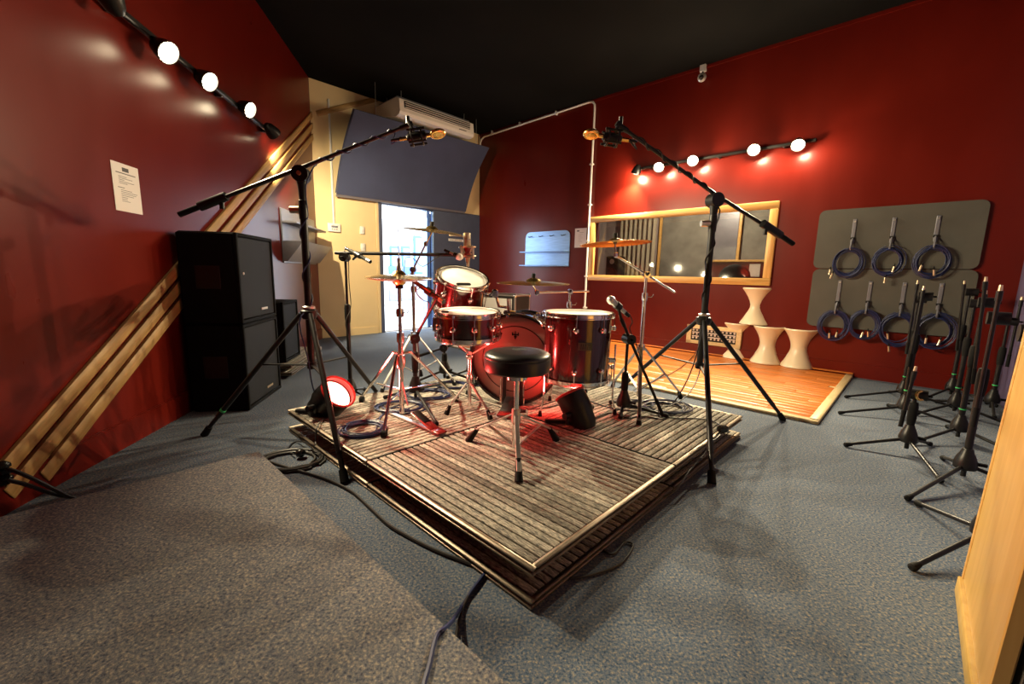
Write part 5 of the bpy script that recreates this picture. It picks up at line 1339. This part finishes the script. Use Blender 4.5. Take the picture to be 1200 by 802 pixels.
# ------------------------------------------------------------------ timber panel in the right foreground
p0 = fl(1124, 695); p1 = fl(1141, 815)
d = (p1 - p0); d.z = 0; d.normalize(); d = (RN * .9 + d * .1).normalized()
nv = V((d.y, -d.x, 0)); 
if nv.dot(CAM - p0) < 0: nv = -nv
lean = V((.042, .03, 0)) * 1.0
H_ = 1.18; Wd = .62
up_ = (Z + (-nv) * .026 + (-d) * .010).normalized()
t = thing('timber_gobo', 'leaning maple veneer panel at the right edge, nearest the camera', 'panel', p0)
xw = d; yv = up_; zn_ = xw.cross(yv)
if zn_.dot(nv) < 0: zn_ = -zn_
def gb(x0, x1, y0, y1, z0, z1, ch=.003):
    Mx = axes(p0, xw, yv, xw.cross(yv)); s = 1 if xw.cross(yv).dot(nv) > 0 else -1
    return MB().cbox(((x0 + x1) / 2, (y0 + y1) / 2, s * (z0 + z1) / 2), (x1 - x0, y1 - y0, abs(z1 - z0)), ch, Mx)
part('face', gb(.014, Wd, .06, H_, -.03, 0), M['ply'], t)
part('edge_strip', gb(0, .014, .02, H_, -.045, .004), M['frame_wood'], t)
part('base_board', gb(.0, Wd, .003, .06, -.045, .012), M['ply'], t)
part('back_foot', gb(.1, .16, .003, .05, -.40, -.03), M['ply'], t)
part('back_foot', gb(.48, .54, .003, .05, -.40, -.03), M['ply'], t)
part('rear_panel', gb(.02, Wd, .06, H_ - .02, -.07, -.04), M['grey_felt'], t)

# ------------------------------------------------------------------ loose cables on riser and floor
cz_ = ZD + .004
def floor_coil(lab, px, py, R_, loops, m, seed, z=ZD, squash=1.0, tail=None, r=.0036):
    c = fl(px, py, z + .004)
    pts = coil_pts(c, R_, loops, .20, squash, .0045, seed, seed)
    if tail: pts = pts + smooth_path([pts[-1]] + [fl(*q, z + .005) for q in tail], 5)[1:]
    single('cable_coil', MB().tube(pts, r, 6), M[m], lab, 'cable', None, origin=c)
floor_coil('blue cable coil on the riser beside the red floor lamp', 425, 504, .115, 7, 'blue_cable', 3, tail=[(440, 492), (455, 480), (470, 474)], r=.004)
floor_coil('loose blue cable tangle behind the hi-hat stand', 470, 478, .15, 8, 'blue_cable', 5, squash=.8, tail=[(500, 470), (520, 466)])
floor_coil('flat blue cable coil on the riser behind the snare boom stand', 500, 463, .17, 7, 'blue_cable', 8, squash=.7, tail=[(530, 455), (560, 452), (585, 460)])
floor_coil('dark blue cable coil near the low boom stand', 530, 452, .13, 5, 'blue_cable', 12, squash=.8)
floor_coil('blue cable coil on the riser under the chrome boom stand', 779, 478, .15, 7, 'blue_cable', 4, squash=.85, tail=[(745, 482), (715, 478), (690, 470)])
floor_coil('small blue cable coil between tom stand and boom stand', 748, 474, .10, 4, 'blue_cable', 9, squash=.8)
floor_coil('black cable coil on the floor beside the carpeted step', 341, 541, .15, 6, 'black_cable', 6, z=0.0, squash=.8, r=.0075)
single('cable_tie', MB().ball((0, 0, 0), .028, 12, .8), M['black_gloss'], 'black tie knot holding the floor cable coil', 'cable tie').location = fl(352, 531, .03)
def fcab(lab, px, z=0.006, m='black_cable', r=.005, zs=None):
    pts = [fl(p[0], p[1], (p[2] if len(p) > 2 else z)) for p in px]
    cable(lab, pts, r, m)
fcab('long brown-black cable running from the coil to the riser front', [(315, 541), (330, 546), (350, 552), (380, 561), (410, 575), (432, 594), (455, 615), (480, 630), (510, 645), (540, 657), (562, 664), (600, 668)], .008, r=.0065)
fcab('thin black cable hooked over the left riser edge', [(384, 489, ZD + .01), (377, 493, ZD + .012), (371, 503, .16), (370, 516, .09), (369, 522, .07), (360, 519, .05), (348, 518, .008), (340, 522, .007), (338, 529, .007), (345, 533, .02)], r=.004)
fcab('blue-black cable running from under the riser over the step towards camera', [(580, 655), (567, 674), (552, 694), (541, 712), (530, 728, .05), (521, 737, .115), (513, 743, .122), (508, 757, .122), (503, 780, .122), (496, 805, .122), (490, 840, .122)], .008, 'blue_cable', .0065)
fcab('thin dark strand put in for the shadow line beside the blue-black cable', [(566, 676), (548, 700), (538, 728), (534, 752), (533, 776), (536, 790)], .008, r=.005)  # dark strand added where only a shadow line falls
fcab('thin dark cable looping out under the right riser edge', [(700, 640), (718, 650), (732, 636), (742, 640), (728, 660), (700, 672), (672, 678), (640, 676)], .006, r=.004)
fcab('black cable draped over the right riser edge beside the overhead stand', [(762, 486), (790, 490), (820, 491, ZD + .006), (838, 495, ZD + .008), (846, 502, ZD + .012), (842, 512, .15), (828, 522, .12), (826, 532, .10), (808, 552, .09), (798, 568, .06), (785, 580, .03), (770, 585, .02)], ZD + .006, r=.004)
single('power_plug', MB().cbox((0, 0, 0), (.06, .045, .045), .012), M['black_gloss'], 'black plug block at the right riser edge', 'plug').location = fl(847, 503, ZD + .024)
fcab('brown cable sweeping across the laminate floor to the patch bay', [(820, 400, .18), (816, 412, .05), (806, 424, .03), (790, 436, .03), (765, 447, .03), (745, 456, .03), (735, 466, .03)], .03, r=.004)
fcab('dark cable dropping from overhead stand to the blue coil', [(824, 390, .65), (823, 410, .5), (820, 435, .36), (812, 455, .27), (800, 468, .22), (785, 476, .19)], r=.004)
fcab('red-lit cable on the riser under the bass pedal', [(590, 470), (600, 480), (640, 478), (668, 470), (690, 466)], ZD + .006, r=.004)
fcab('black cable across the riser from tom stand to floor lamp', [(690, 492), (716, 484), (735, 490), (752, 488), (778, 492)], ZD + .006, r=.004)
fcab('pale cable crossing in front of the hi-hat base', [(440, 505), (447, 488), (462, 478), (480, 480)], ZD + .006, 'blue_cable', .004)
# plugs and leads hanging on the left wall
t = thing('plug_bunch', 'bunch of black plugs and leads at the left wall edge', 'plugs', lwp(4, 556))
for i, (px, py) in enumerate(((2, 546), (4, 553), (5, 561), (2, 566))):
    p = onp(px, py, LA + LN * .04, LN); part('plug', MB().cbox((0, 0, 0), (.045, .05, .035), .012, axes(p, -LD, LN, Z)), M['black_gloss'], t)
def wcab(lab, px):
    pts = []
    n = len(px)
    for i, (x, y) in enumerate(px):
        o = .05 + ((fl(*px[-1], .012) - LA).dot(LN) - .05) * (i / (n - 1)) ** 1.2
        pts.append(onp(x, y, LA + LN * o, LN))
    pts = [V((p.x, p.y, max(p.z, .01))) for p in pts]
    cable(lab, pts, .008, 'black_cable')
wcab('upper black lead drooping from the plugs at the left wall to the step', [(6, 551), (14, 551.5), (24, 555), (40, 562), (60, 572), (78, 581), (92, 586)])
wcab('lower black lead drooping from the plugs at the left wall to the step', [(6, 562), (14, 564), (30, 568), (50, 575), (70, 581), (86, 583), (96, 586)])

# ------------------------------------------------------------------ groups of like things
GR = {'hourglass_stool': 'white hourglass stools on the laminate floor', 'stage_deck': 'ribbed stage decks', 'cymbal': 'cymbals of the drum kit', 'hi_hat_cymbal': 'cymbals of the drum kit',
      'cymbal_stand': 'chrome cymbal stands', 'microphone_stand': 'black microphone stands', 'overhead_boom_stand': 'tall overhead boom stands', 'overhead_microphone': 'gold overhead microphones',
      'cable_coil': 'coiled cables', 'cable_strap': 'hanging straps on the cable boards', 'cable_board': 'grey felt cable boards', 'loudspeaker': 'black loudspeakers by the left wall', 'floor_lamp': 'red floor lamps on the riser',
      'spotlight_bar': 'wall bars of spotlights', 'light_switch': 'light switches left of the door', 'door_sign': 'strip signs on the navy door', 'cable': 'loose cables', 'microphone_cable': 'microphone cables',
      'wall_shelf': 'metal wall shelves', 'notice_paper': 'paper notices', 'fabric_screen': 'acoustic panels of the control room'}
for o in COL.objects:
    st = o.name.split('.')[0]
    if o.parent is None and 'label' in o and st in GR: o['group'] = GR[st]
